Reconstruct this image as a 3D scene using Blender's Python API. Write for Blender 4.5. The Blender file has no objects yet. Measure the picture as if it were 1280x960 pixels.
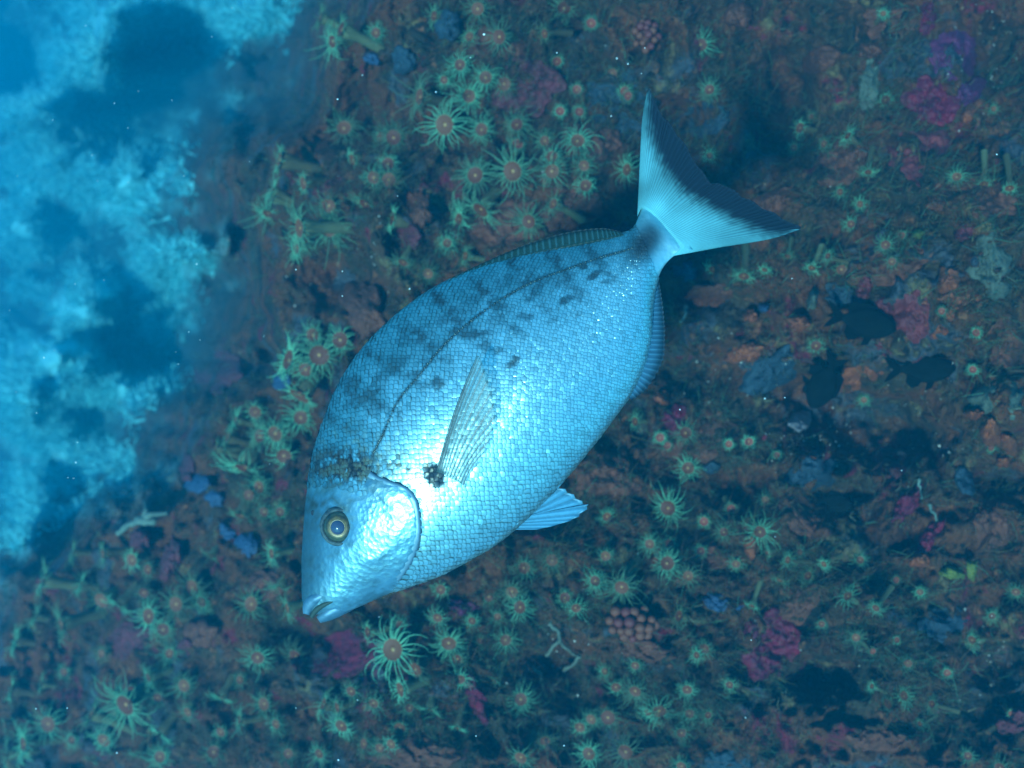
import bpy, math, random
import numpy as np
from mathutils import Vector, Matrix, noise as mnoise
from mathutils.bvhtree import BVHTree

random.seed(7)
rng = np.random.default_rng(7)
R = math.radians
scene = bpy.context.scene
COL = scene.collection

# ---------------------------------------------------------------- camera
PITCH = 48.0                                   # camera looks down the reef slope
cam_d = bpy.data.cameras.new('camera')
cam_d.sensor_width = 36.0
cam_d.lens = 35.0
cam_d.clip_start = 0.02
cam_d.clip_end = 200.0
cam_d.dof.use_dof = True
cam_d.dof.focus_distance = 0.575
cam_d.dof.aperture_fstop = 8.5
cam = bpy.data.objects.new('camera', cam_d)
COL.objects.link(cam)
cam.rotation_euler = (R(90 - PITCH), 0, 0)
scene.camera = cam
RM = Matrix.Rotation(R(90 - PITCH), 4, 'X')    # orientation of the reef frame (x along, y up the slope, z out of the rock)
RN = np.array(RM.to_3x3())
TAN = 18.0 / 35.0

def VP(px, py, d):
    """point in the tilted reef frame lying d metres out from the viewpoint"""
    return np.array([(px - 640.0) / 640.0 * TAN * d, (480.0 - py) / 640.0 * TAN * d, -d])

def W(p):
    return RN @ np.asarray(p)

# ---------------------------------------------------------------- light
to_sun_view = np.array([-0.34, -0.32, 0.88])
to_sun = W(to_sun_view); to_sun /= np.linalg.norm(to_sun)
sun_el = math.asin(to_sun[2]); sun_az = math.atan2(to_sun[0], to_sun[1])
sd = bpy.data.lights.new('sun', 'SUN')
sd.energy = 5.0
sd.angle = R(5.0)
sd.color = (0.50, 0.92, 1.0)
sun = bpy.data.objects.new('sun', sd)
COL.objects.link(sun)
sun.rotation_euler = Vector(to_sun).to_track_quat('Z', 'Y').to_euler()

world = bpy.data.worlds.new('World'); scene.world = world
world.use_nodes = True
wn = world.node_tree; wn.nodes.clear()
wo = wn.nodes.new('ShaderNodeOutputWorld'); bg = wn.nodes.new('ShaderNodeBackground')
sky = wn.nodes.new('ShaderNodeTexSky'); sky.sky_type = 'NISHITA'; sky.sun_disc = False
sky.sun_elevation = sun_el; sky.sun_rotation = sun_az
mul = wn.nodes.new('ShaderNodeMix'); mul.data_type = 'RGBA'; mul.blend_type = 'MULTIPLY'
mul.inputs[0].default_value = 1.0
mul.inputs[7].default_value = (0.05, 0.70, 1.0, 1)      # the sea above takes the red out of the daylight
add = wn.nodes.new('ShaderNodeMix'); add.data_type = 'RGBA'; add.blend_type = 'ADD'
add.inputs[0].default_value = 1.0
add.inputs[7].default_value = (0.01, 1.5, 3.2, 1)     # open water all round glows blue
wn.links.new(sky.outputs[0], mul.inputs[6]); wn.links.new(mul.outputs[2], add.inputs[6])
wn.links.new(add.outputs[2], bg.inputs[0]); wn.links.new(bg.outputs[0], wo.inputs[0])
bg.inputs[1].default_value = 0.10
scene.view_settings.view_transform = 'Standard'
scene.view_settings.look = 'None'
scene.view_settings.exposure = 0.65
scene.view_settings.gamma = 1.0
scene.cycles.volume_bounces = 1
scene.cycles.max_bounces = 6
scene.cycles.transparent_max_bounces = 8

# ---------------------------------------------------------------- helpers
def tag(o, label=None, cat=None, group=None, kind=None):
    if label: o['label'] = label
    if cat: o['category'] = cat
    if group: o['group'] = group
    if kind: o['kind'] = kind
    return o

def make_mesh(name, V, F, mats=(), col=None, smooth=True, fmat=None):
    me = bpy.data.meshes.new(name)
    V = np.asarray(V, dtype=np.float64)
    if isinstance(F, np.ndarray) and F.ndim == 2:
        nf, k = F.shape
        me.vertices.add(len(V)); me.vertices.foreach_set('co', V.astype(np.float32).ravel())
        me.loops.add(nf * k); me.loops.foreach_set('vertex_index', F.astype(np.int32).ravel())
        me.polygons.add(nf)
        me.polygons.foreach_set('loop_start', np.arange(0, nf * k, k, dtype=np.int32))
        me.polygons.foreach_set('loop_total', np.full(nf, k, dtype=np.int32))
        me.update(calc_edges=True)
    else:
        me.from_pydata([tuple(map(float, v)) for v in V], [], [tuple(map(int, f)) for f in F])
    for m in mats: me.materials.append(m)
    if fmat is not None: me.polygons.foreach_set('material_index', np.asarray(fmat, dtype=np.int32))
    if col is not None:
        a = me.color_attributes.new('pigment', 'FLOAT_COLOR', 'POINT')
        c = np.ones((len(V), 4), dtype=np.float32); c[:, :np.asarray(col).shape[1]] = col
        a.data.foreach_set('color', c.ravel())
    me.polygons.foreach_set('use_smooth', np.full(len(me.polygons), smooth, dtype=bool))
    me.update()
    return me

def link(name, me, parent=None, loc=None, rot=None):
    o = bpy.data.objects.new(name, me); COL.objects.link(o)
    if parent is not None: o.parent = parent
    if loc is not None: o.location = Vector(loc)
    if rot is not None: o.rotation_euler = rot
    return o

EUL = RM.to_euler()

def frame_empty(name, p_view):
    o = bpy.data.objects.new(name, None); COL.objects.link(o)
    o.empty_display_size = 0.02
    o.location = Vector(W(p_view)); o.rotation_euler = EUL
    return o

def grid_faces(nu, nv, closed_v=False):
    i = np.arange(nu - 1)[:, None]; j = np.arange(nv if closed_v else nv - 1)[None, :]
    j2 = (j + 1) % nv
    a = i * nv + j; b = i * nv + j2; c = (i + 1) * nv + j2; d = (i + 1) * nv + j
    return np.stack([a + 0 * b, b + 0 * a, c, d], -1).reshape(-1, 4)

def _hash(ix, iy, iz, seed):
    n = (ix * 374761393 + iy * 668265263 + iz * 2147483647 + seed * 974634777) & 0xffffffff
    n = ((n ^ (n >> 13)) * 1274126177) & 0xffffffff
    n = (n ^ (n >> 16)) & 0xffffffff
    return n.astype(np.float64) / 4294967295.0

def vnoise(x, y, z=0.0, seed=0):
    x = np.asarray(x, float); y = np.asarray(y, float); z = np.asarray(z, float) + 0 * x
    xi = np.floor(x).astype(np.int64); yi = np.floor(y).astype(np.int64); zi = np.floor(z).astype(np.int64)
    xf = x - xi; yf = y - yi; zf = z - zi
    u = xf * xf * (3 - 2 * xf); v = yf * yf * (3 - 2 * yf); w = zf * zf * (3 - 2 * zf)
    r = 0
    for dx in (0, 1):
        for dy in (0, 1):
            for dz in (0, 1):
                r = r + _hash(xi + dx, yi + dy, zi + dz, seed) * (u if dx else 1 - u) * (v if dy else 1 - v) * (w if dz else 1 - w)
    return r * 2 - 1

def fbm(x, y, z=0.0, oct=4, seed=0):
    a = 1.0; s = 0; f = 1.0
    for k in range(oct):
        s = s + a * vnoise(np.asarray(x) * f + 17.3 * k, np.asarray(y) * f - 9.1 * k, np.asarray(z) * f, seed + k); a *= .5; f *= 2.03
    return s

def sstep(a, b, x):
    t = np.clip((np.asarray(x, float) - a) / (b - a), 0, 1); return t * t * (3 - 2 * t)

# ---------------------------------------------------------------- materials
def nmat(name):
    m = bpy.data.materials.new(name); m.use_nodes = True
    nt = m.node_tree; nt.nodes.clear()
    out = nt.nodes.new('ShaderNodeOutputMaterial'); p = nt.nodes.new('ShaderNodeBsdfPrincipled')
    nt.links.new(p.outputs[0], out.inputs[0])
    return m, nt, p, out

def N(nt, t, **kw):
    n = nt.nodes.new(t)
    for k, v in kw.items(): setattr(n, k, v)
    return n

def mixc(nt, f, a, b, mode='MIX'):
    m = N(nt, 'ShaderNodeMix', data_type='RGBA', blend_type=mode)
    for sock, v in ((m.inputs[0], f), (m.inputs[6], a), (m.inputs[7], b)):
        if hasattr(v, 'is_linked') or hasattr(v, 'links'): nt.links.new(v, sock)
        elif isinstance(v, (int, float)): sock.default_value = v
        else: sock.default_value = (*v, 1)
    return m.outputs[2]

def noise_f(nt, vec, scale, detail=4, lo=.35, hi=.65, rough=.55):
    n = N(nt, 'ShaderNodeTexNoise'); n.inputs['Scale'].default_value = scale; n.inputs['Detail'].default_value = detail
    n.inputs['Roughness'].default_value = rough
    if vec is not None: nt.links.new(vec, n.inputs['Vector'])
    r = N(nt, 'ShaderNodeMapRange'); r.inputs[1].default_value = lo; r.inputs[2].default_value = hi
    nt.links.new(n.outputs[0], r.inputs[0])
    return r.outputs[0]

def bump(nt, p, h, strength, dist):
    b = N(nt, 'ShaderNodeBump'); b.inputs['Strength'].default_value = strength; b.inputs['Distance'].default_value = dist
    nt.links.new(h, b.inputs['Height']); nt.links.new(b.outputs[0], p.inputs['Normal'])

def simple(name, c, c2=None, scale=120, rough=.7, spec=.2, sss=0, metal=0, bmp=0, alpha=None, bdist=.001, vary=0):
    m, nt, p, out = nmat(name)
    tc = N(nt, 'ShaderNodeTexCoord')
    if c2 is not None:
        f = noise_f(nt, tc.outputs['Object'], scale, 4)
        cc_ = mixc(nt, f, c, c2)
        if vary:                      # every individual a little paler, duller or browner
            oi = N(nt, 'ShaderNodeObjectInfo')
            cc_ = mixc(nt, oi.outputs['Random'], cc_, mixc(nt, 1.0, cc_, (.75 * (1 - vary * .4), .62 * (1 - vary), .6 * (1 - vary)), 'MULTIPLY'))
        nt.links.new(cc_, p.inputs['Base Color'])
    else: p.inputs['Base Color'].default_value = (*c, 1)
    p.inputs['Roughness'].default_value = rough; p.inputs['Specular IOR Level'].default_value = spec
    p.inputs['Metallic'].default_value = metal
    if bmp: bump(nt, p, noise_f(nt, tc.outputs['Object'], scale * 2.2, 5, .2, .8), bmp, bdist)
    if alpha is not None: p.inputs['Alpha'].default_value = alpha
    if sss:
        p.inputs['Subsurface Weight'].default_value = sss; p.inputs['Subsurface Scale'].default_value = .004
    return m

def pigmented(name, rough=.7, spec=.2, metal=0, scale=300, var=.25, bmp=0, bdist=.0006, alpha=None, sheen=0):
    m, nt, p, out = nmat(name)
    a = N(nt, 'ShaderNodeVertexColor', layer_name='pigment')
    tc = N(nt, 'ShaderNodeTexCoord')
    f = noise_f(nt, tc.outputs['Object'], scale, 3, .3, .7)
    dk = mixc(nt, 1.0, a.outputs[0], (1 - var,) * 3, 'MULTIPLY')
    nt.links.new(mixc(nt, f, dk, a.outputs[0]), p.inputs['Base Color'])
    p.inputs['Roughness'].default_value = rough; p.inputs['Specular IOR Level'].default_value = spec; p.inputs['Metallic'].default_value = metal
    if bmp: bump(nt, p, noise_f(nt, tc.outputs['Object'], scale, 4, .2, .8), bmp, bdist)
    if alpha == 'attr': nt.links.new(a.outputs[1], p.inputs['Alpha'])
    elif alpha: p.inputs['Alpha'].default_value = alpha
    return m

def translucent(m):
    nt = m.node_tree; p = [n for n in nt.nodes if n.bl_idname == 'ShaderNodeBsdfPrincipled'][0]; out = [n for n in nt.nodes if n.bl_idname == 'ShaderNodeOutputMaterial'][0]
    t = N(nt, 'ShaderNodeBsdfTranslucent'); mx = N(nt, 'ShaderNodeMixShader'); mx.inputs[0].default_value = .4
    nt.links.new(p.inputs['Base Color'].links[0].from_socket, t.inputs[0])
    nt.links.new(p.outputs[0], mx.inputs[1]); nt.links.new(t.outputs[0], mx.inputs[2]); nt.links.new(mx.outputs[0], out.inputs['Surface'])
    return m

# ---------------------------------------------------------------- reef shape
EY = np.array([-400, 0, 120, 200, 300, 450, 520, 590, 660, 720, 800, 960, 1400])
EX = np.array([470, 430, 400, 335, 325, 345, 270, 240, 140, 60, -10, -90, -330])
MOUNDS = [  # px, py, rx, ry, rise in metres: the far algae-grown hummocks
    (140, 30, 55, 40, .9), (90, 75, 42, 35, .9), (130, 85, 25, 40, .6), (20, 140, 40, 28, 1.0), (60, 205, 55, 45, .7), (70, 130, 40, 25, .7),
    (150, 225, 75, 42, .7), (25, 290, 45, 40, .5), (250, 5, 100, 20, .5), (300, 30, 50, 30, .35),
    (235, 315, 58, 16, .75), (282, 296, 9, 22, .55), (200, 345, 34, 40, .45), (110, 385, 55, 42, .8), (70, 440, 50, 26, .8),
    (25, 495, 60, 42, 1.0), (120, 475, 75, 36, .7), (190, 415, 26, 28, .4), (60, 545, 60, 25, .3),
    (20, 355, 25, 18, .3), (165, 610, 45, 26, .4), (40, 620, 30, 40, .35), (30, 680, 26, 30, .3), (285, 150, 26, 40, .15), (205, 590, 30, 20, .3), (95, 575, 60, 30, .35), (130, 640, 50, 26, .3), (10, 740, 30, 40, .3), 
    (0, -80, 300, 60, .5), (-120, 300, 100, 160, .6), (-200, 520, 120, 60, .5)]
PITS = [(985, 110, 32, 55, .10), (855, 150, 34, 30, .09), (1245, 80, 30, 40, .07), (1110, 535, 75, 55, .13), (1010, 500, 45, 40, .10),
        (1030, 850, 45, 30, .09), (700, 830, 50, 48, .10), (915, 610, 45, 26, .07), (895, 380, 40, 14, .05), (440, 150, 55, 40, .12),
        (430, 345, 45, 30, .10), (655, 190, 18, 12, .05), (745, 275, 26, 12, .05), (870, 470, 60, 25, .05), (1250, 600, 35, 35, .08),
        (390, 800, 50, 30, .08), (1240, 850, 40, 50, .05), (512, 250, 18, 18, .05), (498, 300, 14, 26, .05), (700, 640, 60, 25, .05), (480, 770, 30, 22, .05),
        (1190, 900, 60, 30, .04), (1050, 620, 40, 25, .08)]
HUMPS = [(690, 215, 70, 45, .05), (1215, 350, 70, 70, .05), (620, 150, 60, 60, .03), (1240, 500, 60, 40, .06), (860, 230, 30, 30, .03),
         (480, 860, 80, 50, .03), (420, 250, 70, 35, .05), (360, 600, 50, 80, .03), (150, 900, 90, 50, .04), (1090, 180, 60, 60, .03), (960, 680, 60, 50, .03)]

def reefD(px, py, fine=True):
    px = np.asarray(px, float); py = np.asarray(py, float)
    s = px - np.interp(py, EY, EX) + 26 * fbm(px / 90., py / 90., 0, 3, 5)
    near = .97 + .055 * fbm(px / 260., py / 260., 0, 3, 2) - .09 * sstep(600, 1280, px) + .03 * sstep(500, 100, py) + .40 * sstep(560, 0, px)
    far = 3.8 + 4.8 * sstep(0, -420, s) + 8 * np.exp(-(((px - 5) / 40) ** 2 + ((py - 85) / 34) ** 2)) + .5 * fbm(px / 110., py / 110., 0, 3, 8)
    for (a, b, rx, ry, h) in MOUNDS:
        e = np.exp(-(((px - a) / rx) ** 2 + ((py - b) / ry) ** 2)); far = far - h * 3.2 * e
    for (a, b, rx, ry, h) in PITS: near = near + .85 * h * np.exp(-(((px - a) / rx) ** 2 + ((py - b) / ry) ** 2) ** 1.1)
    for (a, b, rx, ry, h) in HUMPS: near = near - .7 * h * np.exp(-(((px - a) / rx) ** 2 + ((py - b) / ry) ** 2))
    k = sstep(20, -210, s)
    D = near * (1 - k) + np.maximum(far, 2.2 + .25 * fbm(px / 35., py / 35., 0, 3, 13)) * k
    if fine:
        rid = 1 - np.abs(fbm(px / 42., py / 42., 0, 3, 21))
        D = D - (.022 * rid + .012 * fbm(px / 17., py / 17., 0, 4, 31)) * (1 + 3 * k)
        D = D - .20 * k * fbm(px / 30., py / 30., 0, 4, 44)
    return D

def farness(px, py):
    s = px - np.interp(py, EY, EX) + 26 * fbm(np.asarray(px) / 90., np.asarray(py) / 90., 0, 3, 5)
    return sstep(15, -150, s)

# rock material
def rock_material():
    m, nt, p, out = nmat('encrusted_rock')
    tc = N(nt, 'ShaderNodeTexCoord'); v = tc.outputs['Object']
    def mask(scale, lo, hi, off):
        mp = N(nt, 'ShaderNodeMapping'); mp.inputs[1].default_value = (off, off * 1.7, off * .6); nt.links.new(v, mp.inputs[0])
        return noise_f(nt, mp.outputs[0], scale, 5, lo, hi, .62)
    c = mixc(nt, mask(9, .4, .62, 0), (.022, .034, .032), (.085, .085, .060))
    c = mixc(nt, mask(14, .42, .58, 3.1), c, (.17, .07, .035))       # brown red crust
    c = mixc(nt, mask(11, .56, .62, 7.7), c, (.07, .11, .17))       # grey blue film
    c = mixc(nt, mask(17, .60, .66, 11.3), c, (.22, .02, .06))      # crimson algae
    c = mixc(nt, mask(22, .60, .68, 5.9), c, (.22, .22, .12))       # ochre
    c = mixc(nt, mask(60, .60, .70, 1.9), c, (.33, .16, .09))
    c = mixc(nt, mask(190, .66, .72, 2.3), c, (.32, .32, .27))        # shell grit
    c = mixc(nt, mask(70, .42, .36, 9.3), c, (.012, .018, .02))
    c = mixc(nt, 1.0, c, (.66, .49, .38), 'MULTIPLY')
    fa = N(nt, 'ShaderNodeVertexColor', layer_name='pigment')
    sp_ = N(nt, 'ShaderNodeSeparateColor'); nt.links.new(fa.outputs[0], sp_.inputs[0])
    c = mixc(nt, sp_.outputs[1], c, mixc(nt, mask(20, .35, .65, 6.4), (.008, .026, .030), (.025, .065, .065)))      # gully shade painted into the rock colour down the drop, over a weed tone
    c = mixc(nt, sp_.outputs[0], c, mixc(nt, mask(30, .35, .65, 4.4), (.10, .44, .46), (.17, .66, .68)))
    nt.links.new(c, p.inputs['Base Color'])
    p.inputs['Roughness'].default_value = .8; p.inputs['Specular IOR Level'].default_value = .15
    bump(nt, p, mask(130, .2, .8, 0.5), .9, .006)
    return m

def axis_samples(lo, a, b, hi, step, coarse):
    n1 = max(2, int((a - lo) / coarse)); n2 = int((b - a) / step); n3 = max(2, int((hi - b) / coarse))
    return np.concatenate([np.linspace(lo, a, n1, endpoint=False), np.linspace(a, b, n2, endpoint=False), np.linspace(b, hi, n3)])

gx = axis_samples(-1500, -60, 1340, 2600, 2.6, 14)
gy = axis_samples(-1100, -50, 1010, 2000, 2.6, 14)
GX, GY = np.meshgrid(gx, gy, indexing='ij')
GD = reefD(GX, GY)
P = np.stack([(GX - 640) / 640 * TAN * GD, (480 - GY) / 640 * TAN * GD, -GD], -1).reshape(-1, 3)
# sideways roughness so that the relief is not a pure height field
P[:, 0] += .006 * vnoise(P[:, 0] * 40, P[:, 1] * 40, 3.3, 61) ; P[:, 1] += .006 * vnoise(P[:, 0] * 40, P[:, 1] * 40, 8.3, 62)
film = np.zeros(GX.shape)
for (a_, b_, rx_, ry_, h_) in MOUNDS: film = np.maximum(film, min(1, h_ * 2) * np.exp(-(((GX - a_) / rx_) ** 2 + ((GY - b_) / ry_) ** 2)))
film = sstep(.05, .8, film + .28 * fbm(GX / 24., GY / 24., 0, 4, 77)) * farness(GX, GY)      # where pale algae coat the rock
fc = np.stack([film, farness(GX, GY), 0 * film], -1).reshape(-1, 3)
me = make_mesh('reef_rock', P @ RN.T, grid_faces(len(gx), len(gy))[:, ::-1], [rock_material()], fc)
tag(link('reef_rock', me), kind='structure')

# ---------------------------------------------------------------- encrusting growths
LAND = [  # landmarks for the wording of labels
    (390, 620, "the bream's forehead"), (385, 775, "the bream's mouth"), (500, 390, "the bream's back"), (640, 315, "the folded dorsal fin"),
    (810, 115, "the tail fin's upper tip"), (1000, 285, "the tail fin's lower tip"), (825, 420, "the anal fin"), (735, 635, "the pelvic fin tip"),
    (1080, 408, "the upper dark damselfish"), (1195, 720, "the yellow-green sponge"), (805, 785, "the big orange bud cluster"),
    (965, 810, "the large crimson sponge"), (250, 793, "the round brown sponge"), (808, 45, "the red bud cluster"),
    (640, 930, "the photo's bottom edge"), (1245, 545, "the orange-red lumps at right"), (175, 672, "the pale branching bryozoan"),
    (455, 390, "the brown-red sponge"), (1165, 125, "the purple-crimson patch"), (465, 73, "the small blue patch"),
    (275, 465, "the gully's maroon sponge"), (1000, 525, "the white stone"), (575, 849, "the lower polyp thicket"),
    (1150, 640, "the long red sponge strip")]
DIRW = ['right of', 'upper right of', 'above', 'upper left of', 'left of', 'lower left of', 'below', 'lower right of']
ORD = ['', 'second ', 'third ', 'fourth ', 'fifth ', 'sixth ', 'seventh ', 'eighth ', 'ninth ', 'tenth ', 'eleventh ', 'twelfth ', 'thirteenth ']

def place_words(pts):
    """for each point: which one, counted outward from a landmark in one direction"""
    buckets = {}
    for i, (x, y) in enumerate(pts):
        j = min(range(len(LAND)), key=lambda q: (LAND[q][0] - x) ** 2 + (LAND[q][1] - y) ** 2)
        ang = math.atan2(LAND[j][1] - y, x - LAND[j][0]); o = int(round(ang / (math.pi / 4))) % 8
        buckets.setdefault((j, o), []).append((math.hypot(x - LAND[j][0], y - LAND[j][1]), i))
    out = [''] * len(pts)
    for (j, o), L in buckets.items():
        L.sort()
        for r, (d, i) in enumerate(L):
            w = (ORD[r] + 'nearest ') if len(L) > 1 else ''
            out[i] = w + DIRW[o] + ' ' + LAND[j][2]
    return out

def cap_mesh(px, py, rx, ry, ang, thick, lump, lump_scale, seed, name, mat, cell=0, holes=0):
    nr, ns = (26, 60) if max(rx, ry) > 22 else (16, 40)
    r = (np.linspace(0, 1, nr) ** .85)[:, None]; t = (np.arange(ns) / ns * 2 * math.pi)[None, :]
    edge = 1 + .30 * vnoise(np.cos(t) * 1.7 + seed, np.sin(t) * 1.7, seed * .37, 3) + .16 * vnoise(np.cos(t) * 4.5 + seed, np.sin(t) * 4.5, 1.7, 4) + .09 * vnoise(np.cos(t) * 11 + seed, np.sin(t) * 11, 2.7, 4)
    rr = r * edge
    ex = rr * np.cos(t) * rx; ey = rr * np.sin(t) * ry
    X = px + ex * math.cos(ang) - ey * math.sin(ang); Y = py + ex * math.sin(ang) + ey * math.cos(ang)
    D0 = reefD(X, Y)
    Dc = float(reefD(px, py, False))
    prof = np.sqrt(np.clip(1 - r ** 2.2, 0, 1)) * thick - .006 * (r > .97)
    lm = lump * fbm(X / lump_scale, Y / lump_scale, seed, 3, 70)
    if cell:
        pts = rng.uniform(-1.25, 1.25, (int(4.6 * rx * ry / cell ** 2) + 6, 2)) * [rx, ry]
        d = np.sqrt((ex[..., None] - pts[:, 0]) ** 2 + (ey[..., None] - pts[:, 1]) ** 2).min(-1) / cell
        lm = lm + .0045 * np.sqrt(np.clip(1 - d ** 2, 0, 1))
    D = D0 * .35 + (reefD(X, Y, False) - .012) * .65 - prof - lm * (r < .97)
    Pv = np.stack([(X - 640) / 640 * TAN * D, (480 - Y) / 640 * TAN * D, -D], -1).reshape(-1, 3)
    c0 = VP(px, py, Dc)
    F = grid_faces(nr, ns, True)[:, ::-1]
    return make_mesh(name, Pv - c0, F, [mat]), c0

MAT = {
    'crimson': simple('crimson_crust', (.36, .012, .05), (.16, .012, .05), 90, .6, .25, bmp=.6),
    'purple': simple('purple_crust', (.30, .04, .13), (.14, .035, .12), 70, .65, .2, bmp=.5),
    'pink': simple('pink_crust', (.36, .055, .06), (.20, .04, .05), 80, .65, .2, bmp=.6),
    'orange': simple('orange_sponge', (.62, .15, .05), (.34, .08, .04), 120, .6, .25, bmp=.8),
    'brown': simple('brown_red_sponge', (.34, .10, .055), (.17, .06, .035), 100, .7, .2, bmp=.9),
    'blue': simple('blue_grey_sponge', (.08, .16, .30), (.04, .09, .18), 110, .7, .2, bmp=.6),
    'slate': simple('slate_film', (.06, .11, .15), (.04, .07, .10), 60, .75, .15, bmp=.7),
    'pale': simple('pale_sand_crust', (.22, .26, .19), (.11, .13, .10), 60, .8, .15, bmp=.8),
    'yellow': simple('yellow_green_sponge', (.34, .36, .07), (.20, .24, .06), 100, .7, .2, bmp=.6),
    'white': simple('white_stone', (.62, .6, .62), (.30, .30, .34), 140, .7, .25, bmp=.8),
    'maroon': simple('maroon_sponge', (.30, .05, .07), (.13, .05, .05), 110, .7, .2, bmp=.9),
}
for m_ in MAT.values():           # most of these growths are dull
    mx_ = [n_ for n_ in m_.node_tree.nodes if n_.bl_idname == 'ShaderNodeMix'][0]
    for q_ in (6, 7): mx_.inputs[q_].default_value = [v_ * .40 for v_ in mx_.inputs[q_].default_value[:3]] + [1]
CNAME = {'crimson': 'crimson', 'purple': 'purple-crimson', 'pink': 'rosy pink', 'orange': 'orange', 'brown': 'brown-red', 'blue': 'pale blue', 'slate': 'slate-blue',
         'pale': 'pale sandy', 'yellow': 'yellow-green', 'white': 'whitish', 'maroon': 'maroon'}
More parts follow.
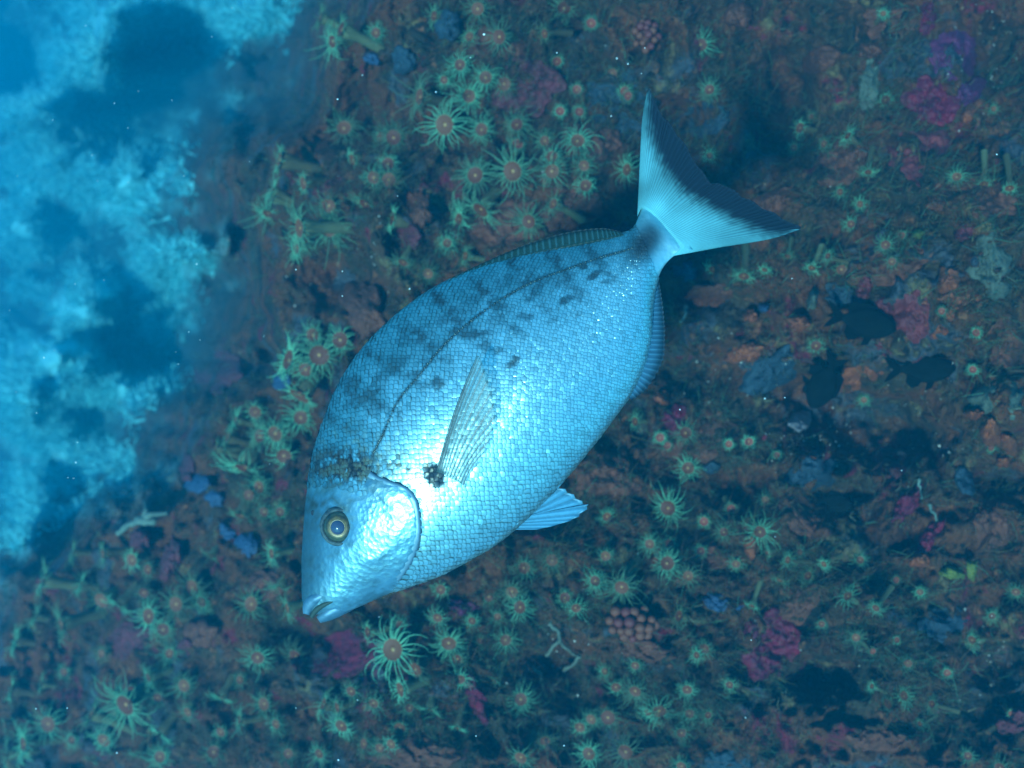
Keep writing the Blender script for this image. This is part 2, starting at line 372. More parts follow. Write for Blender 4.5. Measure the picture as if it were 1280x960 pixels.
# px, py, rx, ry, angle deg, colour, thickness, cell size (0 = smooth), word
GROW = [
    (1165, 128, 34, 28, -30, 'crimson', .012, 0), (1192, 66, 30, 34, 20, 'purple', .010, 0), (1160, 20, 11, 26, 0, 'crimson', .010, 0),
    (1215, 115, 24, 16, 20, 'purple', .010, 0), (965, 808, 36, 46, 10, 'crimson', .012, 0), (430, 818, 58, 26, 15, 'crimson', .008, 0),
    (595, 872, 14, 34, 20, 'crimson', .010, 0), (1133, 632, 12, 30, -35, 'crimson', .014, 0), (1160, 678, 11, 34, -30, 'crimson', .016, 0), (1111, 575, 19, 30, -10, 'maroon', .014, 0),
    (842, 525, 16, 22, -20, 'crimson', .012, 0), (1078, 368, 10, 26, -20, 'pink', .012, 0), (1103, 385, 18, 16, 0, 'pink', .012, 0),
    (1145, 400, 26, 38, 10, 'pink', .008, 0), (1150, 195, 40, 34, 0, 'pink', .006, 0), (1120, 440, 30, 10, -15, 'pink', .008, 0),
    (275, 465, 28, 26, 0, 'maroon', .035, 7), (1238, 540, 13, 21, 10, 'orange', .028, 6), (1262, 556, 10, 16, 30, 'orange', .024, 6), (1217, 517, 13, 7, -10, 'orange', .020, 6),
    (1253, 578, 9, 8, 0, 'orange', .022, 5), (997, 404, 15, 12, -30, 'orange', .018, 0), (932, 441, 26, 12, 20, 'orange', .012, 0), (938, 394, 10, 8, 20, 'orange', .016, 5),
    (890, 368, 30, 14, 0, 'brown', .010, 6), (1185, 350, 16, 17, 0, 'orange', .014, 6), (1205, 290, 14, 11, 30, 'pink', .014, 0), (1028, 74, 22, 17, 20, 'brown', .018, 7),
    (1086, 64, 16, 12, 0, 'brown', .016, 0), (1212, 141, 9, 19, -35, 'orange', .014, 0), (455, 388, 27, 34, 15, 'brown', .030, 9), (524, 262, 17, 24, 10, 'brown', .026, 8),
    (510, 298, 18, 16, 0, 'maroon', .02, 7), (742, 180, 34, 24, 0, 'brown', .014, 7), (722, 262, 36, 22, 20, 'brown', .016, 0), (768, 285, 20, 8, -8, 'maroon', .012, 0),
    (640, 280, 60, 26, 12, 'brown', .012, 7), (762, 597, 36, 28, 0, 'brown', .016, 0), (923, 20, 18, 16, 0, 'brown', .022, 6), (250, 791, 22, 19, 20, 'brown', .030, 6),
    (232, 804, 10, 8, 0, 'maroon', .026, 0), (234, 585, 11, 17, 0, 'maroon', .035, 5), (176, 673, 14, 13, 0, 'maroon', .03, 6), (213, 700, 13, 30, -12, 'maroon', .024, 6),
    (520, 942, 54, 22, 0, 'brown', .016, 7), (1150, 700, 14, 10, 0, 'orange', .020, 6), (938, 685, 9, 18, 10, 'orange', .014, 0), (829, 497, 11, 10, 0, 'orange', .020, 0),
    (800, 812, 40, 14, -10, 'brown', .016, 6), (660, 105, 44, 34, 0, 'maroon', .008, 7), (700, 235, 30, 18, 0, 'brown', .010, 0), (1266, 900, 24, 18, 0, 'maroon', .012, 6),
    (248, 605, 18, 12, 0, 'blue', .022, 0), (268, 622, 13, 12, 0, 'blue', .02, 0), (465, 73, 12, 8, -30, 'blue', .016, 0), (352, 478, 11, 13, 0, 'blue', .014, 0),
    (282, 665, 16, 9, -30, 'blue', .018, 0), (310, 680, 14, 18, 0, 'blue', .015, 0), (875, 150, 34, 24, 10, 'slate', .010, 0), (1238, 330, 26, 44, 15, 'pale', .012, 0),
    (1255, 505, 40, 30, 0, 'pale', .012, 0), (1085, 105, 15, 40, -10, 'pale', .014, 0), (1000, 526, 16, 12, 15, 'white', .028, 0), (1016, 375, 7, 15, -15, 'pale', .022, 0),
    (1190, 716, 19, 9, -10, 'yellow', .026, 0), (1215, 712, 8, 16, 0, 'yellow', .022, 0), (1148, 292, 9, 6, 20, 'yellow', .018, 0), (955, 385, 7, 6, 0, 'blue', .016, 0),
    (775, 130, 46, 40, 0, 'slate', .008, 0), (965, 465, 40, 22, 30, 'slate', .012, 0), (1180, 780, 30, 22, 0, 'slate', .010, 0), (1050, 370, 24, 16, 0, 'slate', .010, 0),
    (1015, 590, 34, 26, 20, 'slate', .012, 0), (905, 755, 26, 12, -20, 'blue', .008, 0), (575, 760, 24, 12, 0, 'purple', .010, 0), (900, 950, 34, 14, 0, 'slate', .010, 0),
    (890, 585, 10, 8, 0, 'slate', .012, 0), (855, 340, 20, 14, 0, 'slate', .01, 0), (330, 735, 26, 18, 0, 'brown', .012, 7), (160, 800, 30, 24, 20, 'maroon', .012, 0), (395, 690, 14, 30, 0, 'brown', .014, 0),
    (1000, 755, 30, 20, 40, 'brown', .010, 0), (1100, 925, 40, 16, 0, 'brown', .012, 7), (1240, 655, 22, 34, 0, 'brown', .010, 0), (1205, 600, 14, 20, 20, 'slate', .014, 0),
    (1110, 330, 56, 24, 10, 'brown', .007, 0), (1195, 225, 44, 22, -15, 'brown', .007, 0), (1050, 205, 40, 30, 20, 'brown', .007, 0), (1010, 645, 46, 24, -20, 'brown', .007, 0),
    (870, 545, 52, 34, 10, 'brown', .007, 0), (1190, 395, 40, 30, 0, 'orange', .005, 0), (1080, 470, 40, 16, 15, 'orange', .006, 0), (1240, 250, 30, 24, 0, 'brown', .007, 0), (970, 340, 40, 20, 0, 'brown', .006, 0),
    (1120, 30, 40, 24, 0, 'brown', .006, 0), (620, 60, 40, 26, 0, 'brown', .007, 0), (860, 700, 50, 26, 0, 'brown', .006, 0),
    (1255, 430, 22, 34, 0, 'brown', .008, 0), (965, 255, 30, 14, 25, 'brown', .010, 6), (1180, 250, 26, 12, 10, 'brown', .010, 6), (560, 30, 16, 20, 0, 'slate', .02, 0), (505, 75, 16, 18, 20, 'slate', .02, 0),
]
gw = place_words([(g[0], g[1]) for g in GROW])
for i, g in enumerate(GROW):
    px, py, rx, ry, an, c, th, cell = g
    big = 'large' if rx * ry > 900 else ('small' if rx * ry < 220 else 'mid-sized')
    nm, wd, cat = (('knobbly_sponge', 'knobbly sponge', 'sponge') if cell else
                   (('sandy_crust', 'crust on the rock', 'crust') if c in ('pale', 'slate') else
                    (('stone', 'pitted stone', 'stone') if c == 'white' else ('encrusting_sponge', 'encrusting sponge', 'sponge'))))
    th2 = th * (.8 if rx > 15 else 1.0)
    m_, c0 = cap_mesh(px, py, rx, ry, R(-an), th2, .005, 9.0, i * 1.37 + .5, nm, MAT[c], cell)
    o = link(nm, m_, None, W(c0), EUL)
    tag(o, f"{big} {CNAME[c]} {wd} {gw[i]}", cat, 'sponges and crusts growing on the reef')

# bud clusters: every bud a part
def uv_sphere(nu=7, nv=10):
    V = [(0, 0, 1)]
    for i in range(1, nu):
        a = math.pi * i / nu
        for j in range(nv):
            b = 2 * math.pi * j / nv; V.append((math.sin(a) * math.cos(b), math.sin(a) * math.sin(b), math.cos(a)))
    V.append((0, 0, -1)); F = []
    for j in range(nv): F.append((0, 1 + j, 1 + (j + 1) % nv))
    for i in range(nu - 2):
        for j in range(nv):
            a = 1 + i * nv + j; b = 1 + i * nv + (j + 1) % nv; F.append((a, a + nv, b + nv, b))
    n = len(V) - 1; s = 1 + (nu - 2) * nv
    for j in range(nv): F.append((s + j, n, s + (j + 1) % nv))
    return V, F
sv, sf = uv_sphere()
bud_mats = [simple('orange_bud', (.17, .045, .018), (.11, .028, .016), 200, .5, .3, bmp=.3), simple('red_bud', (.14, .025, .018), (.10, .018, .018), 200, .5, .3, bmp=.3)]
bud_me = [make_mesh('bud', sv, sf, [m]) for m in bud_mats]
for (cx, cy, rx, ry, n, br, lab) in [(790, 778, 30, 20, 34, 6.2, 'big cluster of round orange buds on the dark rock below the pelvic fin'),
                                     (808, 45, 15, 18, 26, 4.6, 'cluster of red round buds near the top above the tail fin')]:
    d = float(reefD(cx, cy, False)) - .03
    e = frame_empty('bud_cluster', VP(cx, cy, d)); tag(e, lab, 'bud cluster')
    k = d * TAN / 640
    m_, c0 = cap_mesh(cx, cy, rx * .95, ry * .95, 0, .028, .003, 8, cx * .1, 'cluster_base', MAT['brown'])
    b = link('cluster_base', m_, e, tuple(c0 - VP(cx, cy, d)))
    pts = []
    for _ in range(4000):
        a = random.random() * 6.283; q = math.sqrt(random.random())
        x, y = q * math.cos(a) * rx, q * math.sin(a) * ry
        if all((x - u) ** 2 + (y - v) ** 2 > (br * 1.5) ** 2 for u, v in pts): pts.append((x, y))
        if len(pts) >= n: break
    for (x, y) in pts:
        s = k * br * random.uniform(.85, 1.2)
        o = link('bud', bud_me[random.random() < .4], e, (x * k, -y * k, .012 * (1 - (x / rx) ** 2 - (y / ry) ** 2)))
        o.scale = (s, s, s * .9)

# ---------------------------------------------------------------- anemone polyps
m_tent = simple('polyp_tentacle', (.10, .30, .17), (.13, .38, .21), 40, .6, .2, vary=.45)
m_disc = simple('polyp_disc', (.12, .032, .016), (.14, .055, .022), 900, .6, .2, vary=.3)
m_disc_red = simple('polyp_disc_red', (.22, .035, .025), (.15, .04, .022), 900, .6, .2)
m_stalk = simple('polyp_stalk', (.10, .13, .06), (.09, .075, .035), 260, .7, .2, bmp=.4, vary=.3)
m_mouth = simple('polyp_mouth', (.32, .17, .06), None, rough=.6)

def tube(path, rad, n=5):
    path = np.asarray(path, float); V = []; m = len(path)
    T = np.gradient(path, axis=0); T /= np.linalg.norm(T, axis=1)[:, None]
    ref = np.array([0, 0, 1.]) if abs(T[0][2]) < .9 else np.array([1., 0, 0])
    for i in range(m):
        u = np.cross(T[i], ref); u /= np.linalg.norm(u) + 1e-9; w = np.cross(T[i], u)
        for j in range(n):
            a = 2 * math.pi * j / n; V.append(path[i] + rad[i] * (math.cos(a) * u + math.sin(a) * w))
    F = []
    for i in range(m - 1):
        for j in range(n): F.append((i * n + j, (i * n + (j + 1) % n), (i + 1) * n + (j + 1) % n, (i + 1) * n + j))
    V.append(path[-1]); e = len(V) - 1
    for j in range(n): F.append(((m - 1) * n + j, (m - 1) * n + (j + 1) % n, e))
    return np.array(V), F

def polyp_variant(seed, openness):
    r_ = random.Random(seed)
    # unit: disc radius 1, disc centre at z = 0, stalk hanging down to z = -L
    L = r_.uniform(4.2, 6.2); bx, by = r_.uniform(-1.0, 1.0), r_.uniform(-1.0, 1.0)
    t = np.linspace(0, 1, 9)
    path = np.stack([bx * (1 - t) ** 2, by * (1 - t) ** 2, -L * (1 - t) - .15], -1)
    rad = .62 + .22 * (1 - t) ** 2 + .38 * sstep(.72, 1, t)
    rad = rad + .04 * np.sin(t * 30)
    SV, SF = tube(path, rad, 12)
    # disc: shallow cone with a raised mouth and rim
    rr = np.linspace(0, 1.05, 7); V = []; ns = 20
    for q in rr:
        for j in range(ns):
            a = 2 * math.pi * j / ns
            z = .16 * math.exp(-(q / .22) ** 2) - .12 + .18 * q ** 2 + .025 * math.cos(a * 10) * q
            V.append((q * math.cos(a), q * math.sin(a), z))
    DF = grid_faces(7, ns, True)
    fm = [1 if f[0] < ns * 1 else 0 for f in DF]
    stalk = make_mesh('stalk', SV, SF, [m_stalk])
    disc = [make_mesh('oral_disc', V, DF, [md, m_mouth], fmat=fm) for md in (m_disc, m_disc_red)]
    n = r_.choice([28, 34, 40, 44]); TV = []; TF = []
    side = r_.uniform(0, 6.28)
    for i in range(n):
        a = 2 * math.pi * (i + r_.uniform(-.6, .6)) / n
        inner = i % 2
        ln = r_.uniform(1.0, 2.35) * openness * (1.0 if not inner else 1.15)
        up = (.75 if inner else .25) * r_.uniform(.7, 1.3) + .15 * math.cos(a - side)
        curl = r_.uniform(-.8, .6); sw = r_.uniform(-.9, .9)
        s = np.linspace(0, 1, 6)
        rad_ = .96 + ln * (s - .12 * s ** 3 * (1 + curl)); z = .05 + ln * (up * s - (.55 + curl) * up * s ** 2 * 1.3 - .25 * s ** 2)
        ang = a + sw * s ** 2 * .5
        pth = np.stack([rad_ * np.cos(ang), rad_ * np.sin(ang), z], -1)
        v, f = tube(pth, (.056 * (1 - .72 * s) + .006), 4)
        b = len(TV); TV.extend(v); TF.extend([tuple(b + q for q in ff) for ff in f])
    tent = make_mesh('tentacle_ring', np.array(TV), TF, [m_tent])
    return dict(L=L, off=(bx, by), stalk=stalk, disc=disc, tent=tent)

VAR = [polyp_variant(100 + i, o) for i, o in enumerate([1.05, 1.2, .9, 1.1, 1.0, .7, 1.3, .55, .8, 1.15, .6, 1.0])]

# px, py, disc radius px (0 = default), pose: f facing, l leaning left, s side-on pointing left, d drooping down, u up
BIG = {'556,156': 11, '641,214': 11, '637,212': 11, '601,262': 10, '491,812': 11, '561,804': 10, '157,881': 11, '835,635': 10, '824,889': 9, '782,940': 10, '834,704': 9, '777,734': 9, '594,219': 9,
       '375,494': 10, '399,444': 9, '307,585': 10, '525,121': 9, '361,450': 9, '760,897': 9, '375,285': 8, '876,689': 8}
P_TXT = """543,20,l 587,46,f 624,46,f 575,81,f 555,100,f 525,121,l 556,156,f 602,162,f 592,217,f 401,22,s 416,52,l 427,37,l 430,160,f 470,41,f 492,172,f 477,172,f 350,200,s
441,200,l 380,229,l 486,225,f 467,222,f 341,237,s 485,205,f 597,11,f 630,105,f 607,97,f 586,120,f 646,156,f 722,176,f 681,176,f 641,214,f 594,219,f 690,214,f 730,207,f 784,212,l
601,262,d 574,274,l 491,274,s 559,304,f 582,320,l 504,328,d 692,255,l 661,277,f 535,342,f 341,248,s 335,267,d 411,257,f 375,285,l 411,286,f 371,310,l 457,255,d 391,419,f 425,425,f
361,450,l 399,444,f 382,462,f 375,494,d 295,525,s 319,515,f 307,585,d 344,542,f 325,545,f 285,547,s 311,619,f 302,645,d 324,609,f 376,522,f 280,562,s 340,692,l 264,695,d 185,712,f 92,690,s
129,692,l 77,780,l 102,730,s 127,750,f 150,757,d 180,741,f 186,770,f 204,787,f 127,817,f 212,817,f 186,847,l 157,881,f 197,872,f 115,892,s 52,855,s 230,857,f 235,890,f 201,917,d 174,944,d 200,946,f
115,950,d 6,906,l 9,942,s 15,862,s 314,755,f 252,752,f 277,872,d 276,915,f 267,940,f 80,840,f 491,812,f 561,804,f 500,782,f 547,772,f 590,776,f 622,771,f 611,746,f 551,737,f 600,801,f 572,824,f
519,837,f 575,849,f 501,862,l 467,879,f 537,887,d 617,850,d 500,910,f 489,930,f 455,930,l 422,884,l 405,880,s 439,864,f 512,885,f 572,910,d 399,942,f 360,942,f 460,790,l 427,907,f 370,821,f
540,930,f 322,822,f 475,935,f 632,800,f 777,734,f 744,726,f 706,747,f 849,770,s 940,757,d 756,839,f 770,859,f 794,832,f 794,864,f 859,862,f 824,889,f 811,891,l 760,897,f 739,899,f 725,909,f
782,940,f 912,856,f 871,819,l 880,811,f 852,916,f 681,926,f 651,874,f 650,759,f 651,947,f 885,894,f 862,892,f 736,942,f 852,958,f 794,527,l 835,635,f 759,646,f 914,636,r 880,652,r 834,704,f
876,689,r 812,680,f 860,585,f 857,541,f 911,555,r 834,557,r 825,547,r 957,625,f 950,665,f 920,705,f 960,691,f 757,695,f 837,680,r 936,552,r 971,569,r 1091,814,r 1121,800,r 1184,841,r 1264,892,r
1070,797,f 1135,829,f 1027,780,f 681,42,l 696,77,r 739,29,r 721,112,r 724,140,r 690,196,f 785,120,r 781,114,r 876,56,f 887,112,f 887,195,f 705,10,f 765,92,f 732,232,f 647,180,r 700,139,r 1014,146,l
992,185,f 1196,221,f 1242,136,f 1104,17,f 1107,125,f 1064,280,f 1052,337,f 1127,294,r 1107,306,f 1020,432,f 1115,327,f 1220,416,r 1177,389,r 892,337,d 956,337,d 1080,500,f 1216,462,r 1239,560,r
1010,720,s 985,700,s 1000,690,l 1030,705,l 975,725,d 1060,745,s 1095,760,l 1015,335,d 1035,320,s 985,320,d 930,345,d 1075,255,l 1050,240,l 1030,180,l 1060,170,s 1000,160,s 1085,215,d 1230,230,d 1262,235,d
1250,960,l 1210,945,f 1110,880,s 1130,870,l 1090,858,s 1150,905,l 1165,880,s 1240,770,f 1270,740,f 1215,800,l 1150,740,f 1120,725,r 1075,700,f 905,665,f 860,720,f 720,760,f 690,700,f 655,710,f 640,740,f
20,800,s 45,770,s 30,930,l 60,905,f 90,925,f 130,925,f 300,900,s 330,880,f 345,905,f 300,850,f 55,725,s 240,735,f 220,755,f 165,700,f 350,735,d 360,760,l 330,640,f 350,640,f 355,570,f 270,560,s"""
polys = []
seen = set()
for tkn in P_TXT.split():
    a, b, c = tkn.split(',')
    if (a, b) in seen: continue
    seen.add((a, b))
    rad = BIG.get(f'{a},{b}', 0)
    polys.append((int(a), int(b), rad, c))
pw = place_words([(p[0], p[1]) for p in polys])
prnd = random.Random(11)
POLY_UP = 0
for (px, py, rad, pose), words in zip(polys, pw):
    R0 = rad or prnd.uniform(4.4, 8.2)
    if pose == 'r': R0 = prnd.uniform(4.6, 6.2)
    if px > 950: R0 *= .82
    if px < 520: R0 *= 1.42 if py < 640 else 1.25
    elif px < 760 and py < 350: R0 *= 1.15
    jit = lambda s: prnd.uniform(-s, s)
    ax = {'f': (-.28 + jit(.3), -.12 + jit(.3), 1), 'l': (-.95 + jit(.25), -.1 + jit(.4), .75), 's': (-1.2, .25 + jit(.45), .60), 'd': (-.45 + jit(.3), -.95, .55), 'r': (jit(.3), jit(.3), 1)}[pose]
    ax = np.array(ax, float); ax /= np.linalg.norm(ax)
    v = VAR[7] if pose == 'r' else VAR[prnd.choice([0, 1, 2, 3, 4, 5, 6, 8, 9, 10, 11])]
    d0 = float(reefD(px, py, False))
    k = d0 * TAN / 640; r_m = R0 * k * .95
    L = v['L'] * (1.0 if pose in 'fr' else 1.25)
    # where the stalk meets the rock
    reach = L * r_m
    bxp = px - ax[0] * reach / k; byp = py + ax[1] * reach / k
    dbase = float(reefD(bxp, byp)) + .022
    dhead = min(dbase - ax[2] * reach, float(reefD(px, py)) - .012)
    reach = min(max(reach, (dbase - dhead) / ax[2]), reach * 1.3)
    zax = Vector(W(ax)); q = zax.to_track_quat('Z', 'Y') @ Matrix.Rotation(prnd.uniform(0, 6.28), 3, 'Z').to_quaternion()
    e = bpy.data.objects.new('anemone_polyp', None); COL.objects.link(e); e.empty_display_size = .01
    head = Vector(W(VP(px, py, dhead)))
    zst = reach / v['L'] / r_m      # lengthen the stalk of leaning polyps
    loff = Vector((v['off'][0] * r_m, v['off'][1] * r_m, -reach))
    e.location = head + q @ loff; e.rotation_mode = 'QUATERNION'; e.rotation_quaternion = q
    s_ = link('stalk', v['stalk'], e, -loff); s_.scale = (r_m, r_m, r_m * zst)
    dk = link('oral_disc', v['disc'][1 if pose == 'r' else 0], e, -loff); dk.scale = (r_m,) * 3
    tt = link('tentacle_ring', v['tent'], e, -loff); tt.scale = (r_m,) * 3
    size = 'large' if R0 > 8.5 else ('small' if R0 < 6.2 else 'mid-sized')
    pz = {'f': 'facing out', 'l': 'leaning left', 's': 'seen side-on', 'd': 'drooping', 'r': 'with red disc'}[pose]
    tag(e, f"{size} polyp {pz} {words}", 'anemone', 'anemone polyps on the reef')

# ---------------------------------------------------------------- turf and grit (uncountable)
def blades(n, px, py, dfun, lmin, lmax, w, cols, name, mat, out=.9, spread=.8, grow=False):
    D = dfun(px, py); g_ = (D if grow else np.ones(n))[:, None]
    B = np.stack([(px - 640) / 640 * TAN * D, (480 - py) / 640 * TAN * D, -D], -1)
    dirv = rng.normal(0, spread, (n, 3)); dirv[:, 2] = np.abs(dirv[:, 2]) + out; dirv /= np.linalg.norm(dirv, axis=1)[:, None]
    side = np.cross(dirv, rng.normal(0, 1, (n, 3))); side /= np.linalg.norm(side, axis=1)[:, None]
    L = rng.uniform(lmin, lmax, n)[:, None] * g_; wv = side * w * g_ * rng.uniform(.6, 1.4, (n, 1))
    bend = rng.normal(0, .35, (n, 3)) * L
    V = np.stack([B - wv, B + wv, B + dirv * L * .55 + wv * .7 + bend * .3, B + dirv * L * .55 - wv * .7 + bend * .3, B + dirv * L + bend], 1).reshape(-1, 3)
    i = np.arange(n)[:, None] * 5
    F = np.concatenate([i + [0, 1, 2], i + [0, 2, 3], i + [3, 2, 4]], 0)
    ci = rng.integers(0, len(cols), n); C = np.asarray(cols)[ci] * rng.uniform(.55, 1.3, (n, 1)); C = np.repeat(C, 5, axis=0)
    me = make_mesh(name, V @ RN.T, F, [mat], np.clip(C, 0, 1), smooth=True)
    o = link(name, me); tag(o, kind='stuff'); return o

n = 90000
px = rng.uniform(-60, 1340, n); py = rng.uniform(-50, 1010, n)
keep = (farness(px, py) < .5) & (fbm(px / 45., py / 45., 0, 3, 90) > -.15); px, py = px[keep], py[keep]
blades(len(px), px, py, reefD, .003, .011, .00042, [(.04, .06, .03), (.07, .06, .03), (.10, .04, .025), (.03, .06, .05), (.10, .10, .06)], 'algal_turf', pigmented('turf', .8, .1))
tag(bpy.data.objects['algal_turf'], 'short olive and brown algal turf carpeting the near reef', 'algae')
# fine wispy hydroids in patches
n = 70000
pa_ = np.array([(p_[0], p_[1]) for p_ in polys], float); cx = np.concatenate([rng.uniform(250, 1300, 150), pa_[:, 0] + 8]); cy = np.concatenate([rng.uniform(0, 960, 150), pa_[:, 1]]); ci = rng.integers(0, len(cx), n)
px = cx[ci] + rng.normal(0, 16, n); py = cy[ci] + rng.normal(0, 14, n)
keep = farness(px, py) < .4; px, py = px[keep], py[keep]
blades(len(px), px, py, reefD, .008, .026, .00024, [(.05, .12, .07), (.09, .07, .03), (.11, .06, .03)], 'hydroid_fuzz', pigmented('hydroid', .8, .1), spread=.7)
tag(bpy.data.objects['hydroid_fuzz'], 'wispy pale green hydroid fuzz growing between the polyps', 'hydroids')
# far algae on the hummocks at left
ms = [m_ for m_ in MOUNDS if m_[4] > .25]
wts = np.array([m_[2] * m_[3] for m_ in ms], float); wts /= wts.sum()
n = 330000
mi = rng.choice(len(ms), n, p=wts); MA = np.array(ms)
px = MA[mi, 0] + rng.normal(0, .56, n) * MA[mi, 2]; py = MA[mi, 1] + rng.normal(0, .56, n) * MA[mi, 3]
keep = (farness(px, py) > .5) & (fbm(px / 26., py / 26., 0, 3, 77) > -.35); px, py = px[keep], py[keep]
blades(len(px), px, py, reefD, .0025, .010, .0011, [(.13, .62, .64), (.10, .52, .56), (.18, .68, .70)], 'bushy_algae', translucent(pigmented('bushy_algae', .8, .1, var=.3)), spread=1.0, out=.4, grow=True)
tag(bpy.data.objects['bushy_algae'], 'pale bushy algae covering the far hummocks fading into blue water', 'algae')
n = 60000
px = rng.uniform(-60, 480, n); py = rng.uniform(-50, 1010, n); fq = farness(px, py)
keep = (fq > .04) & (fq < .97) & (fbm(px / 30., py / 30., 0, 3, 66) > -.1); px, py = px[keep], py[keep]
blades(len(px), px, py, reefD, .002, .009, .0005, [(.03, .07, .06), (.05, .08, .06), (.06, .05, .04), (.03, .06, .07)], 'gully_algae', pigmented('gully_algae', .8, .1), spread=.9, grow=True)
tag(bpy.data.objects['gully_algae'], 'dull olive algae lining the dark gully left of the bream', 'algae')
# shell grit
def grit(n, px, py, s0, s1, name, mat, lift=.004):
    D = reefD(px, py) - lift
    B = np.stack([(px - 640) / 640 * TAN * D, (480 - py) / 640 * TAN * D, -D], -1)
    o8 = np.array([(1, 0, 0), (-1, 0, 0), (0, 1, 0), (0, -1, 0), (0, 0, 1), (0, 0, -1)], float)
    f8 = np.array([(0, 2, 4), (2, 1, 4), (1, 3, 4), (3, 0, 4), (2, 0, 5), (1, 2, 5), (3, 1, 5), (0, 3, 5)])
    sc = rng.uniform(s0, s1, (n, 1, 1)) * rng.uniform(.4, 1.6, (n, 1, 3))
    V = (B[:, None, :] + o8[None] * sc + rng.normal(0, .0003, (n, 6, 3))).reshape(-1, 3)
    F = (np.arange(n)[:, None, None] * 6 + f8[None]).reshape(-1, 3)
    C = np.repeat(rng.uniform(.12, .45, (n, 1)) * np.array([[1, .98, .85]]), 6, axis=0)
    o = link(name, make_mesh(name, V @ RN.T, F, [mat], C, smooth=False)); return tag(o, kind='stuff')
gm = pigmented('grit', .6, .3)
gc = [(1130, 540, 50, 34, 70), (695, 820, 34, 40, 50), (930, 470, 50, 20, 25), (1020, 840, 40, 26, 25), (700, 500, 400, 300, 90), (1010, 545, 30, 16, 60), (1230, 60, 30, 50, 60), (300, 350, 90, 60, 60), (490, 290, 20, 40, 40), (1230, 830, 30, 30, 40)]
gpx = np.concatenate([rng.normal(a, b_, m_) for a, _, b_, _, m_ in gc]); gpy = np.concatenate([rng.normal(b_, c_, m_) for _, b_, _, c_, m_ in gc])
tag(grit(len(gpx), gpx, gpy, .0003, .0011, 'shell_grit', gm), 'scattered pale shell grit caught in the dark hollows of the reef', 'shell grit')

# bryozoan branches
m_bry = simple('bryozoan', (.11, .16, .13), (.07, .10, .08), 200, .8, .2, bmp=.5)
def branching(name, paths, rads, label, cat, mat):
    V = []; F = []
    for pth, rr in zip(paths, rads):
        pts = [VP(a, b, float(reefD(a, b)) - z) for a, b, z in pth]
        pts = np.array(pts); t = np.linspace(0, len(pts) - 1, 5 * len(pts))
        pp = np.stack([np.interp(t, range(len(pts)), pts[:, c]) for c in range(3)], -1)
        pp += .0012 * np.stack([vnoise(t * 2.3, t * 0 + c * 3.1, 0, 9) for c in range(3)], -1)
        v, f = tube(pp, np.interp(t, [0, t[-1]], rr) * (1 + .35 * vnoise(t * 3, t * 0, 0, 5)), 7)
        b = len(V); V.extend(v); F.extend([tuple(b + q for q in ff) for ff in f])
    V = np.array(V); c = V.mean(0)
    tag(link(name, make_mesh(name, V - c, F, [mat]), None, W(c), EUL), label, cat)
branching('bryozoan', [[(148, 668, .05), (160, 656, .06), (175, 650, .06), (195, 652, .03)], [(182, 652, .05), (182, 638, .06), (181, 626, .07)], [(172, 651, .05), (190, 643, .05), (210, 640, .02)]],
          [(.003, .006), (.005, .002), (.004, .003)], 'pale branching bryozoan arching over a dark hole at lower left', 'bryozoan', m_bry)
branching('bryozoan', [[(688, 778, .02), (697, 790, .03), (700, 802, .02)], [(725, 820, .02), (718, 828, .03), (712, 832, .02), (705, 838, .02)], [(668, 835, .02), (675, 842, .02), (676, 848, .02)], [(700, 802, .02), (690, 808, .02), (683, 818, .02)], [(700, 800, .02), (712, 815, .02), (725, 820, .02)]],
          [(.0016, .0022)] * 5, 'thin lacy pale bryozoan scraps in the dark hollow under the belly', 'bryozoan', simple('lacy', (.12, .14, .11), (.06, .08, .06), 200, .8))
branching('tube_worm', [[(1150, 600, .01), (1149, 612, .02), (1152, 622, .015)]], [(.0014, .0008)], 'thin pale worm tube beside the long red sponge strip', 'worm tube', m_bry)
branching('tube_worm', [[(1163, 632, .01), (1168, 645, .02), (1170, 650, .015)]], [(.0014, .0008)], 'short pale worm tube right of the long red sponge strip', 'worm tube', m_bry)
branching('tube_worm', [[(858, 385, .02), (856, 393, .03), (850, 402, .02)]], [(.002, .0012)], 'curved pale worm tube right of the anal fin', 'worm tube', m_bry)

# ---------------------------------------------------------------- the sea bream
FD = 0.60
FK = FD * TAN / 640
FC = (600., 520.)
fish = frame_empty('sea_bream', VP(FC[0], FC[1], FD))
tag(fish, 'large silver sea bream with dark blotches swimming head down past the reef', 'fish')
def to_local(x, y, z):
    """the outline was traced in perspective: undo the foreshortening of parts nearer or farther than the mid plane"""
    q = 1 - np.asarray(z, float) * FK / FD
    return np.stack([(640 + (np.asarray(x, float) - 640) * q - FC[0]) * FK, (FC[1] - 480 - (np.asarray(y, float) - 480) * q) * FK, np.asarray(z, float) * FK + 0 * q], -1)
def loc(px, py, z=0.0):
    """fish-frame metres; z in traced units too"""
    return to_local(px, py, z)

def catmull(pts, n):
    P_ = np.asarray(pts, float); m = len(P_)
    Q = np.vstack([2 * P_[0] - P_[1], P_, 2 * P_[-1] - P_[-2]])
    t = np.linspace(0, m - 1 - 1e-9, n); i = t.astype(int); f = (t - i)[:, None]
    a, b, c, d = Q[i], Q[i + 1], Q[i + 2], Q[i + 3]
    return .5 * (2 * b + (c - a) * f + (2 * a - 5 * b + 4 * c - d) * f ** 2 + (3 * b - a - 3 * c + d) * f ** 3)

